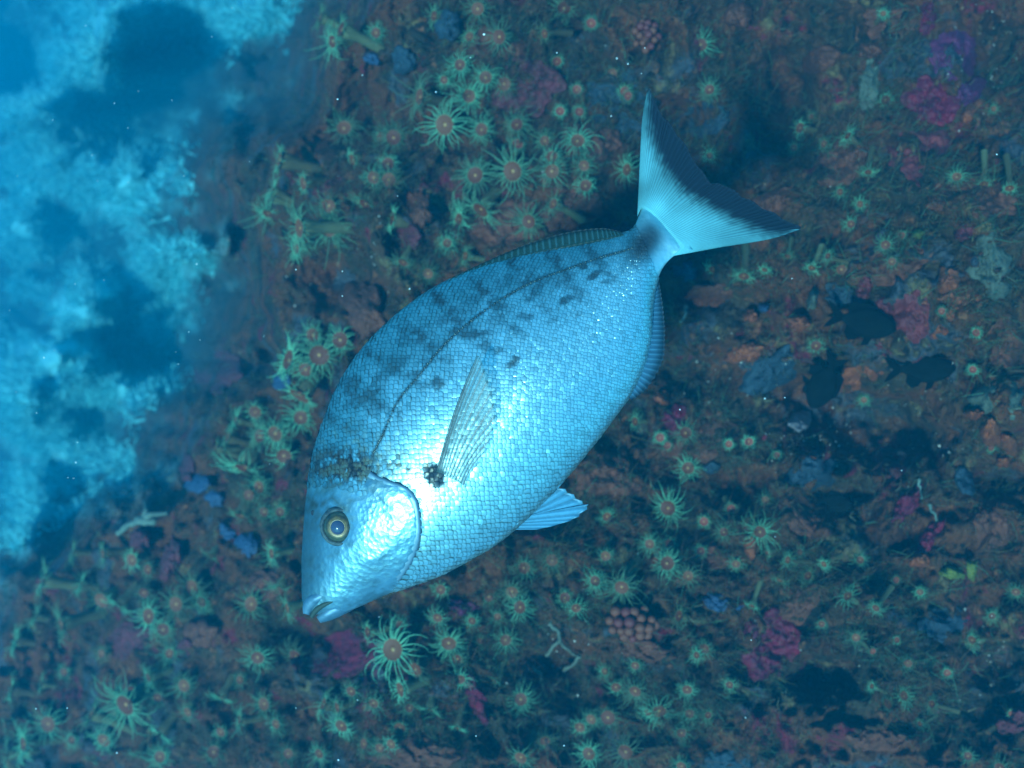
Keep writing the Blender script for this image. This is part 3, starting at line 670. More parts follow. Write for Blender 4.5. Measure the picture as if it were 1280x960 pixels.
ST = [  # dorsal x,y, ventral x,y, half thickness, z of midline
    (379, 757, 395, 768, 6, 0), (377, 742, 420, 768, 14, 0), (377, 722, 443, 761, 23, 0), (377, 698, 466, 751, 31, 0), (379, 662, 489, 741, 42, 0), (383, 618, 515, 732, 53, 0), (391, 570, 550, 719, 62, 0),
    (404, 528, 588, 699, 68, 0), (422, 484, 624, 677, 72, 0), (449, 441, 658, 648, 73, 0), (486, 402, 692, 614, 71, -1), (531, 367, 722, 580, 67, -2), (581, 341, 748, 548, 60, -3),
    (632, 323, 771, 517, 52, -5), (682, 310, 790, 490, 44, -7), (725, 302, 806, 455, 36, -9), (758, 296, 814, 420, 29, -11), (780, 291, 816, 386, 23, -13), (791, 286, 820, 358, 18, -15),
    (796, 276, 828, 336, 13, -17), (801, 262, 841, 321, 7, -18), (804, 251, 854, 314, 3, -18), (807, 242, 866, 312, .5, -18)]
NS = 130; NC = 88
SS = catmull(ST, NS)
def section(S, phi):
    dx, dy, vx, vy, th, z0 = [S[..., i] for i in range(6)]
    c = np.cos(phi); s = np.sin(phi)
    mx, my = (dx + vx) / 2, (dy + vy) / 2; hx, hy = (dx - vx) / 2, (dy - vy) / 2
    zz = th * .94 * (s * .72 + .28 * s ** 3) - .15 * np.hypot(hx, hy) * c
    return np.stack([mx + hx * c - 0, my + hy * c, z0 + zz], -1)
phi = np.linspace(0, 2 * math.pi, NC, endpoint=False)
BP = section(SS[:, None, :], phi[None, :])                     # traced coords
BPf = BP.reshape(-1, 3)

SPOTS = [(745, 341, 13, 5, -35, .95), (728, 332, 7, 5, 0, .9), (707, 375, 12, 5, -25, .85), (655, 396, 11, 7, -10, .7), (677, 351, 13, 9, -20, .6), (665, 370, 12, 6, -20, .7), (626, 378, 10, 6, 20, .7), (642, 452, 11, 5, -50, .95),
         (590, 418, 16, 6, -5, .85), (570, 415, 12, 7, 0, .8), (547, 478, 8, 7, 0, .85), (519, 468, 10, 6, 0, .8), (497, 452, 16, 10, -20, .55), (512, 420, 18, 12, -20, .5), (456, 496, 22, 10, -30, .75), (439, 480, 14, 9, -30, .7), (470, 512, 16, 8, -30, .5),
         (620, 438, 8, 5, -20, .6), (625, 395, 18, 8, -20, .5), (700, 350, 20, 8, -20, .35), (590, 380, 26, 9, -35, .4), (640, 350, 30, 9, -30, .35), (540, 440, 24, 8, -35, .45), (690, 400, 8, 4, -30, .5), (725, 392, 8, 4, -40, .5), (757, 350, 7, 5, 0, .6),
         (480, 470, 20, 9, -40, .5), (560, 395, 18, 8, -30, .5), (610, 415, 10, 5, 0, .6)]
BARS = [(408, 520, 452, 548, .6), (430, 482, 498, 520, .75), (462, 440, 530, 482, .75), (500, 402, 560, 450, .8), (545, 372, 606, 432, .8), (590, 348, 652, 420, .75), (640, 328, 690, 396, .75), (686, 316, 726, 372, .75), (730, 305, 765, 348, .7)]
LAT = np.array([(463, 575), (472, 556), (480, 540), (497, 502), (523, 470), (547, 440), (570, 417), (602, 391), (640, 366), (672, 350), (710, 336), (750, 322), (785, 312), (812, 300)], float)
LATC = catmull(LAT, 160)
def latdist(x, y):
    return np.sqrt(((np.stack([x, y], -1)[..., None, :] - LATC) ** 2).sum(-1)).min(-1)

GILL = np.array([(463, 590), (470, 594), (486, 601), (501, 606), (512, 611), (519, 620), (524, 634), (527, 656), (524, 681), (513, 707), (499, 727)], float)
GC = catmull(GILL, 90)
def head_side(x, y):
    """>0 in front of the gill-cover edge (head), in px"""
    d = np.sqrt(((np.stack([x, y], -1)[..., None, :] - GC) ** 2).sum(-1)); j = d.argmin(-1)
    j = np.clip(j, 1, len(GC) - 2)
    t = GC[j + 1] - GC[j - 1]; w_ = np.stack([x, y], -1) - GC[j]
    sgn = np.sign(t[..., 0] * w_[..., 1] - t[..., 1] * w_[..., 0])
    return d.min(-1) * sgn
def dorsal_frac(x, y):
    a = SS[:, 0:2]; b = SS[:, 2:4]; mid = (a + b) / 2; h = (a - b) / 2
    q = np.stack([x, y], -1); j = (((q[..., None, :] - mid) * (h[:, ::-1] * [1, -1]) / np.linalg.norm(h, axis=1)[:, None]).sum(-1) ** 2
                                   + .02 * ((q[..., None, :] - mid) ** 2).sum(-1)).argmin(-1)
    return ((q - mid[j]) * h[j]).sum(-1) / (h[j] ** 2).sum(-1), j / (NS - 1.)

def pigment(x, y):
    x = np.asarray(x, float); y = np.asarray(y, float)
    f, s = dorsal_frac(x, y)
    silver = np.array([.43, .68, .70]); back = np.array([.10, .25, .26]); dark = np.array([.018, .03, .045]); gold = np.array([.62, .55, .33])
    c = np.ones(x.shape + (3,)) * silver
    n1 = fbm(x / 16., y / 16., 0, 3, 120); n2 = fbm(x / 6., y / 6., 0, 2, 130)
    k = sstep(.10, .95, f + .16 * n1) * .84
    c = c * (1 - k[..., None]) + back * k[..., None]
    bl = np.zeros(x.shape)
    for (a, b, rx, ry, an, w_) in SPOTS:
        ca, sa = math.cos(R(-an)), math.sin(R(-an)); u = (x - a) * ca - (y - b) * sa; v = (x - a) * sa + (y - b) * ca
        e = (u / rx) ** 2 + (v / ry) ** 2
        bl = np.maximum(bl, w_ * .85 * np.clip(1.3 - e + .9 * n2, 0, 1))
    sad = np.exp(-((((x - 806) * .8 + (y - 304) * .6) / 19) ** 2 + ((-(x - 806) * .6 + (y - 304) * .8) / 34) ** 2) ** 1.6)      # saddle on the tail stalk
    bl = np.maximum(bl, .95 * sad)
    nape = np.exp(-((((x - 430) / 46) ** 2 + ((y - 584) / 23) ** 2) ** 1.5)) * np.clip(1.1 + 1.7 * n2, 0, 1)
    bl = np.maximum(bl, .85 * nape)
    gn = np.exp(-(((x - 452) / 60) ** 2 + ((y - 570) / 34) ** 2)) * np.clip(n2 * 1.5, 0, 1)[...]; c = c * (1 - .6 * gn[..., None]) + gold * .6 * gn[..., None]
    axl = np.clip(1.6 - 1.2 * ((((x - 543) * .8 - (y - 594) * .6) / 16) ** 2 + (((x - 543) * .6 + (y - 594) * .8) / 21) ** 2) + .2 * n2, 0, 1)
    bl = np.maximum(bl, .97 * axl)
    bar = np.exp(-((((x - 505)) / 34) ** 2 + ((y - 585 - (x - 505) * .1) / 11) ** 2)) * np.clip(.5 + 1.4 * n2, 0, 1)
    bl = np.maximum(bl, .9 * bar)
    ld = latdist(x, y); bl = np.maximum(bl, np.clip(1.3 - ld / 2.4, 0, .8))
    vb = np.zeros(x.shape)
    for (ax_, ay_, bx_, by_, w_) in BARS:
        t_ = np.clip(((x - ax_) * (bx_ - ax_) + (y - ay_) * (by_ - ay_)) / ((bx_ - ax_) ** 2 + (by_ - ay_) ** 2), 0, 1)
        dd = np.hypot(x - ax_ - t_ * (bx_ - ax_), y - ay_ - t_ * (by_ - ay_)) + 3.0 * n1
        vb = np.maximum(vb, w_ * np.clip(1.5 - dd / 6.5, 0, 1) * np.clip(.75 + 1.1 * n2, .12, 1) * (1 - .35 * t_))
    bl = np.maximum(bl, vb)
    c = c * (1 - bl[..., None]) + dark * bl[..., None]
    tb = (sstep(0, 18, (x - 818) * .72 - (y - 290) * .69) * (x > 795))[..., None]; c = c * (1 - tb) + np.array([.16, .44, .48]) * tb
    hs = head_side(x, y); hd = sstep(-1, 3, hs) * np.where(x < 458, sstep(594, 630, y), (y > 578))
    hc = np.array([.13, .28, .36]) * np.ones(x.shape + (3,))
    sn = sstep(425, 380, x + .25 * n1 * 20) * sstep(560, 640, y); hc = hc * (1 - .70 * sn[..., None])
    gl = np.exp(-((np.hypot((x - 424), (y - 634)) - 4) / 22) ** 2) * np.clip(.3 + n2, 0, 1); hc = hc * (1 - .55 * gl[..., None]) + gold * .35 * gl[..., None]
    rr = np.hypot(x - 446, y - 652); arc1 = np.exp(-((rr - 44 - 3 * n1) / 2.2) ** 2) * (x > 446) * .55; arc2 = np.exp(-((rr - 30 - 3 * n1) / 1.8) ** 2) * (y > 652) * .4
    top = np.exp(-(((x - 405) / 30) ** 2 + ((y - 622) / 22) ** 2)) * np.clip(.7 + 1.4 * n2, 0, 1) * .8
    mt = np.clip(.45 * n2 + .25 * n1, -.35, .45); dk_ = np.clip(np.maximum(np.maximum(arc1, arc2), top) + np.clip(mt, 0, 1), 0, .9)
    hc = hc * (1 - dk_[..., None]) * (1 - .5 * np.clip(mt, -.5, 0))[..., None]
    hm = np.clip(hd, 0, 1)[..., None] * (1 - .0 * hd[..., None])
    c = c * (1 - hm * .85) + hc * hm * .85
    mk = np.clip(np.maximum(1.25 * nape, 1.1 * bar), 0, .95)
    gk = np.clip(n2 * 2 - .1, 0, 1) * np.clip(np.exp(-(((x - 470) / 75) ** 2 + ((y - 590) / 22) ** 2)) * 1.4, 0, 1)
    c = c * (1 - mk[..., None]) + dark * mk[..., None]; c = c * (1 - .34 * gk[..., None]) + gold * .34 * gk[..., None]
    return np.clip(c, 0, 1)

BVHb = None
def build_head_relief():
    """raise the gill cover a little over the shoulder, sink a groove at the eye and cheek"""
    x = BPf[:, 0]; y = BPf[:, 1]
    hs = head_side(x, y)
    near = np.where(x < 458, sstep(600, 632, y), sstep(572, 580, y))
    rise = 3.4 * sstep(0, 3.5, hs) * np.exp(-np.clip(hs, 0, 99) / 26.) * near
    groove = -2.4 * np.exp(-((hs + 2.5) / 2.6) ** 2) * near * (hs > -9)
    pre = np.hypot(x - 452, y - 655)       # preopercle ridge
    ridge = 1.8 * np.exp(-((pre - 46) / 3.5) ** 2) * (x > 452) * near
    cheek = .16 * fbm((x * .8 + y * .6) / 5., (y * .8 - x * .6) / 11., 0, 3, 140) * sstep(0, 10, hs) * near
    eye = -5.0 * np.exp(-(np.hypot(x - 424, y - 658) / 17.) ** 4)
    side = np.sign(np.sin(np.tile(phi, NS))) * np.abs(np.sin(np.tile(phi, NS))) ** .5
    return (rise + groove + ridge + cheek + eye) * side
BPf[:, 2] += build_head_relief()
LOCB = to_local(BPf[:, 0], BPf[:, 1], BPf[:, 2])

def fish_skin():
    m, nt, p, out = nmat('silver_skin')
    a = N(nt, 'ShaderNodeVertexColor', layer_name='pigment'); tc = N(nt, 'ShaderNodeTexCoord')
    nt.links.new(a.outputs[0], p.inputs['Base Color'])
    p.inputs['Metallic'].default_value = .72; p.inputs['Roughness'].default_value = .33; p.inputs['Specular IOR Level'].default_value = .6
    v = N(nt, 'ShaderNodeTexVoronoi'); v.inputs['Scale'].default_value = 330; nt.links.new(tc.outputs['Object'], v.inputs['Vector'])
    n = noise_f(nt, tc.outputs['Object'], 120, 3, .25, .75)
    s = N(nt, 'ShaderNodeMath', operation='ADD'); nt.links.new(v.outputs[0], s.inputs[0]); nt.links.new(n, s.inputs[1])
    bump(nt, p, s.outputs[0], .38, .0007)
    return m
m_skin = fish_skin()
m_scale, nt, p, out = nmat('silver_scale')
a = N(nt, 'ShaderNodeVertexColor', layer_name='pigment')
def dull_where_dark(nt, a, p, shiny):        # dark pigment patches lack the mirror layer of the silver skin
    bw = N(nt, 'ShaderNodeRGBToBW'); nt.links.new(a.outputs[0], bw.inputs[0])
    for sock, lo_, hi_ in (('Roughness', .80, shiny), ('Specular IOR Level', .05, .35)):
        mr = N(nt, 'ShaderNodeMapRange'); mr.inputs[1].default_value = .02; mr.inputs[2].default_value = .17; mr.inputs[3].default_value = lo_; mr.inputs[4].default_value = hi_
        nt.links.new(bw.outputs[0], mr.inputs[0]); nt.links.new(mr.outputs[0], p.inputs[sock])
dull_where_dark(nt, a, p, .37)
dull_where_dark(m_skin.node_tree, [n_ for n_ in m_skin.node_tree.nodes if n_.bl_idname == 'ShaderNodeVertexColor'][0], [n_ for n_ in m_skin.node_tree.nodes if n_.bl_idname == 'ShaderNodeBsdfPrincipled'][0], .36)
nt.links.new(a.outputs[0], p.inputs['Base Color']); p.inputs['Metallic'].default_value = .84; p.inputs['Roughness'].default_value = .36; p.inputs['Specular IOR Level'].default_value = .3
m_wet = simple('lip_skin', (.10, .20, .27), (.06, .14, .20), 150, .5, .35, metal=.45, bmp=.15)

# body, closed at snout and tail
F = [tuple(f) for f in grid_faces(NS, NC, True)]
V = list(LOCB)
V.append(V[0] * 0 + np.mean(LOCB[:NC], 0)); V.append(np.mean(LOCB[-NC:], 0)); nb = len(V)
for j in range(NC): F.append((nb - 2, (j + 1) % NC, j)); F.append((nb - 1, (NS - 1) * NC + j, (NS - 1) * NC + (j + 1) % NC))
colB = np.vstack([pigment(BPf[:, 0], BPf[:, 1]), [[.3, .4, .45], [.5, .6, .6]]])
body_me = make_mesh('body', V, F, [m_skin], colB)
body = link('body', body_me, fish)
BVHb = BVHTree.FromPolygons([Vector(v) for v in V], F)
def on_skin(px, py, lift=0.0):
    o = loc(px, py, 300); h = BVHb.ray_cast(Vector(o), Vector(loc(px, py, -300) - o).normalized())
    if h[0] is None:
        h = BVHb.find_nearest(Vector(loc(px, py, 0)))
        return np.array(h[0]) + np.array([0, 0, lift * FK]), np.array((0, 0, 1.))
    return np.array(h[0]) + np.array([0, 0, lift * FK]), np.array(h[1])

# scales: thousands of small overlapping plates, one joined part
def build_scales():
    V = []; F = []; C = []
    mid = (SS[:, 0:2] + SS[:, 2:4]) / 2
    seg = np.concatenate([[0], np.cumsum(np.linalg.norm(np.diff(mid, axis=0), axis=1))])
    tot = seg[-1]; r_ = random.Random(5); Sx = []; pos = []
    s = tot * .09; row = 0
    while s < tot * .925:
        f = s / tot
        step = 8.6 * (1.0 if f < .40 else 1.0 - .45 * (f - .4) / .6)
        fi = np.interp(s, seg, np.arange(NS)); i0 = int(fi); fr = fi - i0
        S = SS[i0] * (1 - fr) + SS[min(i0 + 1, NS - 1)] * fr
        S2 = SS[min(i0 + 2, NS - 1)]; S1 = SS[max(i0 - 1, 0)]
        ph = np.linspace(0, 2 * math.pi, 721); ring = section(S[None, :], ph); rA = section(S1[None, :], ph); rB = section(S2[None, :], ph)
        arc = np.concatenate([[0], np.cumsum(np.linalg.norm(np.diff(ring, axis=0), axis=1))])
        wd = step * 1.0
        for side in (0, 1):
            a0 = np.interp(math.pi / 2 + side * math.pi, ph, arc); lo = np.interp(side * math.pi, ph, arc); hi = np.interp((side + 1) * math.pi, ph, arc)
            k0 = int((lo - a0) / wd) - 1; k1 = int((hi - a0) / wd) + 1
            for k in range(k0, k1 + 1):
                q = a0 + (k + .5 * (row % 2)) * wd
                if q < lo + .5 or q > hi - .5: continue
                pa = np.interp(q, arc, ph); ii = min(int(pa / (2 * math.pi) * 720), 719)
                c = ring[ii]; t = rB[ii] - rA[ii]; b = ring[(ii + 3) % 720] - ring[ii - 3]
                pos.append((c, t, b, step, wd, side))
        s += step * .47; row += 1
    A = np.array([p_[0] for p_ in pos]); T = np.array([p_[1] for p_ in pos]); B = np.array([p_[2] for p_ in pos]); st = np.array([p_[3] for p_ in pos]); sd_ = np.array([p_[5] for p_ in pos])
    T /= np.linalg.norm(T, axis=1)[:, None]; B /= np.linalg.norm(B, axis=1)[:, None]
    Nn = np.cross(T, B); Nn /= np.linalg.norm(Nn, axis=1)[:, None]
    out = np.stack([0 * A[:, 0], 0 * A[:, 0], A[:, 2] + 10], -1)
    flip = np.sign(Nn[:, 2]) * np.where(sd_ == 0, 1, -1); Nn *= np.where(flip == 0, 1, flip)[:, None]
    B = np.cross(Nn, T)
    hs = head_side(A[:, 0], A[:, 1])
    inhead = (hs > -1) & (A[:, 1] > np.where(A[:, 0] < 458, 616 + 9 * fbm(A[:, 0] / 9, A[:, 1] / 9, 0, 2, 51), 572))
    eyez = np.hypot(A[:, 0] - 424, A[:, 1] - 658) < 26
    cheek = inhead & (A[:, 0] > 432) & (A[:, 1] < 715) & (hs > 3) & (np.hypot(A[:, 0] - 470, A[:, 1] - 655) < 48) & ~eyez
    keep = (~inhead) & ~((A[:, 1] > 610) & (A[:, 0] < 432)) & ~eyez
    A, T, B, Nn, st, cheek = A[keep], T[keep], B[keep], Nn[keep], st[keep], cheek[keep]
    m = len(A); st = st * rng.uniform(.86, 1.14, m); A = A + T * rng.normal(0, .35, (m, 1)) + B * rng.normal(0, .3, (m, 1))
    amp = np.where(cheek, 1.25, 1.0)
    jt = rng.normal(0, .034, (m, 2)) * amp[:, None]
    Nj = Nn + T * (jt[:, :1] - .05) + B * jt[:, 1:]; Nj /= np.linalg.norm(Nj, axis=1)[:, None]
    shape = [(-.85, 0, -.13), (-.5, -.46, -.10), (-.5, .46, -.10)]
    arc_ = [math.radians(a_) for a_ in (-90, -58, -28, 0, 28, 58, 90)]
    shape += [(.90 * math.cos(a_), .57 * math.sin(a_), .070 * math.cos(a_) - .002) for a_ in arc_]            # free rear edge
    shape += [(.90 * .74 * math.cos(a_) - .02, .57 * .76 * math.sin(a_), .070 * .74 * math.cos(a_) + .020) for a_ in arc_]   # inside the rim
    shape += [(-.1, 0, .022)]
    faces = [(0, 17, 2), (1, 17, 0), (3, 17, 1), (2, 17, 9), (3, 10, 17), (16, 9, 17)]
    for q_ in range(6): faces += [(3 + q_, 4 + q_, 11 + q_), (3 + q_, 11 + q_, 10 + q_), (10 + q_, 11 + q_, 17)]
    NV = 18
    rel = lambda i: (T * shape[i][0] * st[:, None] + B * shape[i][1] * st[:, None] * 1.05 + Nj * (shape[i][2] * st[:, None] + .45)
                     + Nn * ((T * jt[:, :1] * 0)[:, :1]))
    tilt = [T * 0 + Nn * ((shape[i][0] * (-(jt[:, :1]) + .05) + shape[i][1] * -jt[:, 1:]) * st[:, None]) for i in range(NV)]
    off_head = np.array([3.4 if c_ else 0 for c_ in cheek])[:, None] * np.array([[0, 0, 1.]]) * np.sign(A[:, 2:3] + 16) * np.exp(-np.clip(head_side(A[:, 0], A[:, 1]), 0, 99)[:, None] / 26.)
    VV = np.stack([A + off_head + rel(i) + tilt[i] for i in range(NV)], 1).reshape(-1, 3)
    FF = (np.arange(m)[:, None, None] * NV + np.array(faces)[None]).reshape(-1, 3)
    pc = rng.uniform(.93, 1.06, (m, 1)) * np.ones((m, 3))
    n = fbm(A[:, 0] / 3.3, A[:, 1] / 3.3, 0, 2, 150)
    pc = pc * (1 - .25 * np.clip(n, 0, 1))[:, None]
    CC = pigment(VV[:, 0], VV[:, 1]).reshape(m, NV, 3) * pc[:, None, :]
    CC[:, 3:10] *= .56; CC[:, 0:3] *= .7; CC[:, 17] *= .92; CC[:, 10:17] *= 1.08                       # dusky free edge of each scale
    VL = to_local(VV[:, 0], VV[:, 1], VV[:, 2])
    # y is mirrored between traced and fish frames: fix the winding by comparing with the outward side
    return VL, FF, np.clip(CC.reshape(-1, 3), 0, 1)
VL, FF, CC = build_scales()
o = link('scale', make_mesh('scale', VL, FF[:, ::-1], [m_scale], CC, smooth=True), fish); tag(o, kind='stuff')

# lateral line: small pored scales in a row
V = []; F = []
for i in range(6, 150, 1):
    p0, nn = on_skin(LATC[i][0], LATC[i][1], 1.6)
    for (a, b, c_) in sv: V.append(p0 + np.array([a, b, c_ * .5]) * FK * (1.15 if i % 2 else .7))
    F += [tuple(len(V) - len(sv) + q for q in f) for f in sf]
link('lateral_line', make_mesh('lateral_line', V, F, [simple('pore_scale', (.10, .13, .11), (.008, .015, .02), 700, .25, .6, metal=.7)]), fish)

# ---- fins: corrugated membranes, each ray a ridge
def fin(name, base, tip, nray, colf, mat, z0=0., zt=0., amp=1.0, nseg=14, curve=None, thick=.0, parent=None, spiky=0, thk=.8, bow=0):
    base = catmull(base, nray * 4 + 1); tip = catmull(tip, nray * 4 + 1)
    n = len(base); t = np.linspace(0, 1, nseg)[None, :, None]
    G = base[:, None, :2] * (1 - t) + tip[:, None, :2] * t
    ph_ = (np.arange(n) % 4)[:, None]
    prof = np.where(ph_ == 0, 1.0, np.where(ph_ == 2, -1.0, 0.0)) * amp * np.linspace(.7, 1.0, nseg)[None, :]
    zb = base[:, 2:3] if base.shape[1] > 2 else z0; ztp = tip[:, 2:3] if tip.shape[1] > 2 else zt
    tt = np.linspace(0, 1, nseg)[None, :]
    Z = zb * (1 - tt) + ztp * tt + prof
    if curve: Z = Z + curve * np.sin(tt * math.pi) 
    if spiky:
        d = G[:, -1:, :] - G[:, :1, :]
        G = G - d * tt[..., None] ** 4 * np.where(ph_ == 0, 0, np.where(ph_ == 2, spiky, spiky * .6))[..., None]
    if bow: G = G + np.sin(tt * math.pi)[..., None] * np.array([-bow, -bow * .3])
    X, Y = G[..., 0], G[..., 1]
    f0 = to_local(X, Y, Z).reshape(-1, 3)
    th = (thk * (1 - .7 * tt) * np.ones((n, 1))).reshape(-1) * FK
    f1 = f0.copy(); f0[:, 2] += th; f1[:, 2] -= th
    Vv = np.vstack([f0, f1]); Fg = grid_faces(n, nseg); m = len(f0)
    Fb = Fg[:, ::-1] + m
    rim = []
    idx = [i * nseg for i in range(n)], [i * nseg + nseg - 1 for i in range(n)], list(range(nseg)), [(n - 1) * nseg + j for j in range(nseg)]
    for L_ in idx:
        for a, b in zip(L_[:-1], L_[1:]): rim.append((a, b, b + m, a + m))
    Fa = np.vstack([Fg, Fb, np.array(rim)])
    c = colf(X.reshape(-1), Y.reshape(-1), np.repeat(ph_, nseg, 1).reshape(-1), np.tile(np.linspace(0, 1, nseg), n))
    me = make_mesh(name, Vv, Fa, [mat], np.vstack([c, c]))
    return link(name, me, parent or fish)

m_tail = pigmented('tail_fin_skin', .75, .1, .0, 900, .1, bmp=.2, bdist=.0003)
def tail_col(x, y, ph_, t):
    # dark trailing band
    B0 = catmull([(809, 118), (811, 150), (818, 172), (832, 198), (858, 233), (892, 254), (928, 273), (962, 287), (985, 287)], 80)
    q = np.stack([x, y], -1); d = np.sqrt(((q[:, None] - B0) ** 2).sum(-1)); j = np.clip(d.argmin(1), 1, 78); tg = B0[j + 1] - B0[j - 1]; w_ = q - B0[j]
    s = -np.sign(tg[:, 0] * w_[:, 1] - tg[:, 1] * w_[:, 0]) * d.min(1)
    n1 = fbm(x / 5, y / 5, 0, 2, 8)
    k = sstep(-20, 2, s + 3.5 * n1 + 2 * (ph_ == 2) - 5 * sstep(215, 150, y))[:, None]
    pale = (np.array([.10, .30, .33]) * (1 + .9 * sstep(60, 8, np.hypot(x - 826, y - 285)))[:, None] * (1 + .35 * fbm(x / 40, y / 40, 0, 2, 9))[:, None]) * (1 - .34 * (ph_ == 2)[:, None] - .10 * (ph_ == 1)[:, None] - .10 * (ph_ == 3)[:, None])
    dark = np.array([.006, .012, .02]) * (1 + .5 * (ph_ == 0)[:, None])
    return np.concatenate([pale * (1 - k) + dark * k, np.ones((len(x), 1))], 1)
base_t = [(797, 270, -22), (802, 261, -22.5), (810, 264, -21.5), (822, 274, -19), (834, 288, -16.5), (845, 301, -14), (850, 310, -12.5), (840, 320, -12)]
tip_t = [(802, 155, -30), (806, 128, -33), (811, 111, -34), (818, 127, -33), (829, 147, -31), (836, 152, -31), (847, 170, -29), (857, 181, -28), (863, 193, -27), (872, 208, -25), (878, 214, -25), (888, 229, -24), (897, 229, -24), (907, 233, -25), (918, 238, -26), (927, 246, -27), (942, 252, -28), (953, 261, -30), (968, 266, -31), (980, 275, -32), (1001, 284, -32), (988, 291, -30), (966, 298, -27), (940, 303, -24), (906, 308, -19)]
fin('tail_fin', base_t, tip_t, 58, tail_col, m_tail, amp=.5, nseg=26, thk=2.4)

m_fin_t = pigmented('dorsal_fin_skin', .5, .3, 0, 500, .2, alpha='attr')
def dors_col(x, y, ph_, t):
    c = np.array([.012, .034, .026])[None] * np.ones((len(x), 1)); ray = ((ph_ == 0) & (t > .2))[:, None]
    c = np.where(ray, np.array([.03, .09, .10]), c); c = c * (1 - .85 * sstep(.6, .95, t))[:, None]
    return np.concatenate([c, (.80 + .1 * t)[:, None]], 1)
fin('dorsal_fin', [(560, 352, -16), (600, 337, -15), (640, 324, -14), (680, 315, -13), (720, 307, -12), (755, 300, -13), (780, 294, -14)],
    [(566, 346, -18), (600, 330, -19), (640, 312, -19), (678, 298, -18), (718, 288, -18), (752, 285, -18), (775, 289, -18)], 30, dors_col, m_fin_t, amp=.5, nseg=10, spiky=.05)

def anal_col(x, y, ph_, t):
    c = np.array([.03, .10, .16])[None] * np.ones((len(x), 1)); ray = (ph_ == 0)[:, None]
    c = np.where(ray, np.array([.06, .19, .28]), c); c = c * (1 - .8 * sstep(.35, .95, t))[:, None]
    return np.concatenate([c, .9 + 0 * t[:, None]], 1)
fin('anal_fin', [(784, 494, 10), (795, 472, 8), (803, 450, 6), (808, 425, 2), (810, 400, -3), (812, 378, -7), (817, 360, -11)],
    [(790, 501, 8), (811, 484, 4), (829, 452, 0), (832, 425, -4), (831, 400, -8), (828, 374, -11), (824, 352, -14)], 26, anal_col, m_fin_t, amp=.45, nseg=10, spiky=.07)

def pelv_col(x, y, ph_, t):
    c = np.array([.09, .30, .44])[None] * (1 - .42 * (ph_ == 2)[:, None]) ; c = c * (1 - .25 * sstep(.8, 1, t))[:, None]
    return np.concatenate([c, .97 + 0 * t[:, None]], 1)
m_pelv = pigmented('pelvic_fin_skin', .45, .4, .1, 500, .2, alpha='attr')
fin('pelvic_fin', [(640, 652, 6), (645, 650, 6), (650, 648, 5), (652, 645, 4), (650, 652, 3), (645, 656, 2), (638, 662, 2)][::1],
    [(697, 606, 0), (708, 612, -2), (720, 620, -4), (731, 629, -5), (737, 632, -6), (727, 643, -5), (716, 650, -5), (694, 657, -4), (672, 662, -2)], 9, pelv_col, m_pelv, amp=1.5, nseg=16, spiky=.04, thk=.9)
# near-side pelvic fin folded flat along the belly
fin('pelvic_fin', [(637, 665, 20), (641, 661, 26), (647, 655, 32)], [(730, 571, 16), (724, 577, 22), (716, 584, 27)], 4, pelv_col, m_pelv, amp=.8, nseg=14, thk=.8)

# pectoral fin standing off the flank
m_pec = pigmented('pectoral_fin_skin', .4, .4, .1, 700, .2, alpha='attr')
def pec_col(x, y, ph_, t):
    ray = (ph_ == 0)
    lead = sstep(9, -1, x - (547 + (583 - y) * .335))
    c = np.where(ray[:, None], np.array([.035, .045, .04]), np.array([.20, .36, .36])[None] * np.ones((len(x), 1)))
    c = c * (1 - .15 * t)[:, None] * (1 - .75 * lead)[:, None]
    al = np.where(ray, .80 - .34 * t, .30 - .10 * t) + .45 * lead * (1 - .4 * t)
    sp = np.clip(fbm(x / 5, y / 5, 0, 2, 33) - .5, 0, 1)
    return np.concatenate([c * (1 - sp)[:, None], np.clip(al + sp * .3, 0, 1)[:, None]], 1)
zb = on_skin(548, 592)[0][2] / FK
fin('pectoral_fin', [(545, 590, zb + 1), (553, 592, zb + 2), (562, 597, zb + 2), (572, 602, zb + 2), (582, 609, zb + 2)],
    [(596, 444, zb + 20), (600, 447, zb + 20), (606, 462, zb + 19), (614, 490, zb + 17), (619, 520, zb + 15), (612, 550, zb + 11), (598, 580, zb + 7)], 12, pec_col, m_pec, amp=.4, nseg=24, curve=-1, thk=.4, bow=3.5)

# gill cover edge: a raised dark-rimmed flap
V = []; n = len(GC); 
for i in range(n):
    t = GC[min(i + 1, n - 1)] - GC[max(i - 1, 0)]; t /= np.linalg.norm(t); nn = np.array([t[1], -t[0]])
    for (o_, l_) in ((-7.0, -.2), (-3.2, .9), (-.2, 1.3), (1.2, .5), (2.2, .3)):
        p_, _ = on_skin(GC[i][0] + nn[0] * (o_), GC[i][1] + nn[1] * (o_), 0)
        q_, _ = on_skin(GC[i][0], GC[i][1], 0); taper = math.sin(math.pi * min(1, max(0.0, (i + 1) / n))) ** .3
        V.append([p_[0], p_[1], p_[2] + l_ * taper * FK])
V = np.array(V).reshape(n, 5, 3)
for _ in range(6): V[1:-1] = (V[:-2] + 2 * V[1:-1] + V[2:]) / 4
V[:, 1:, 2] += .35 * FK; V = V.reshape(-1, 3)
gcm = pigmented('gill_rim', .45, .4, .4)
cc = np.tile(np.array([[.22, .36, .42], [.20, .33, .40], [.10, .17, .22], [.015, .03, .05], [.01, .02, .03]]), (n, 1))
link('gill_cover', make_mesh('gill_cover', V, grid_faces(n, 5), [gcm], cc), fish)

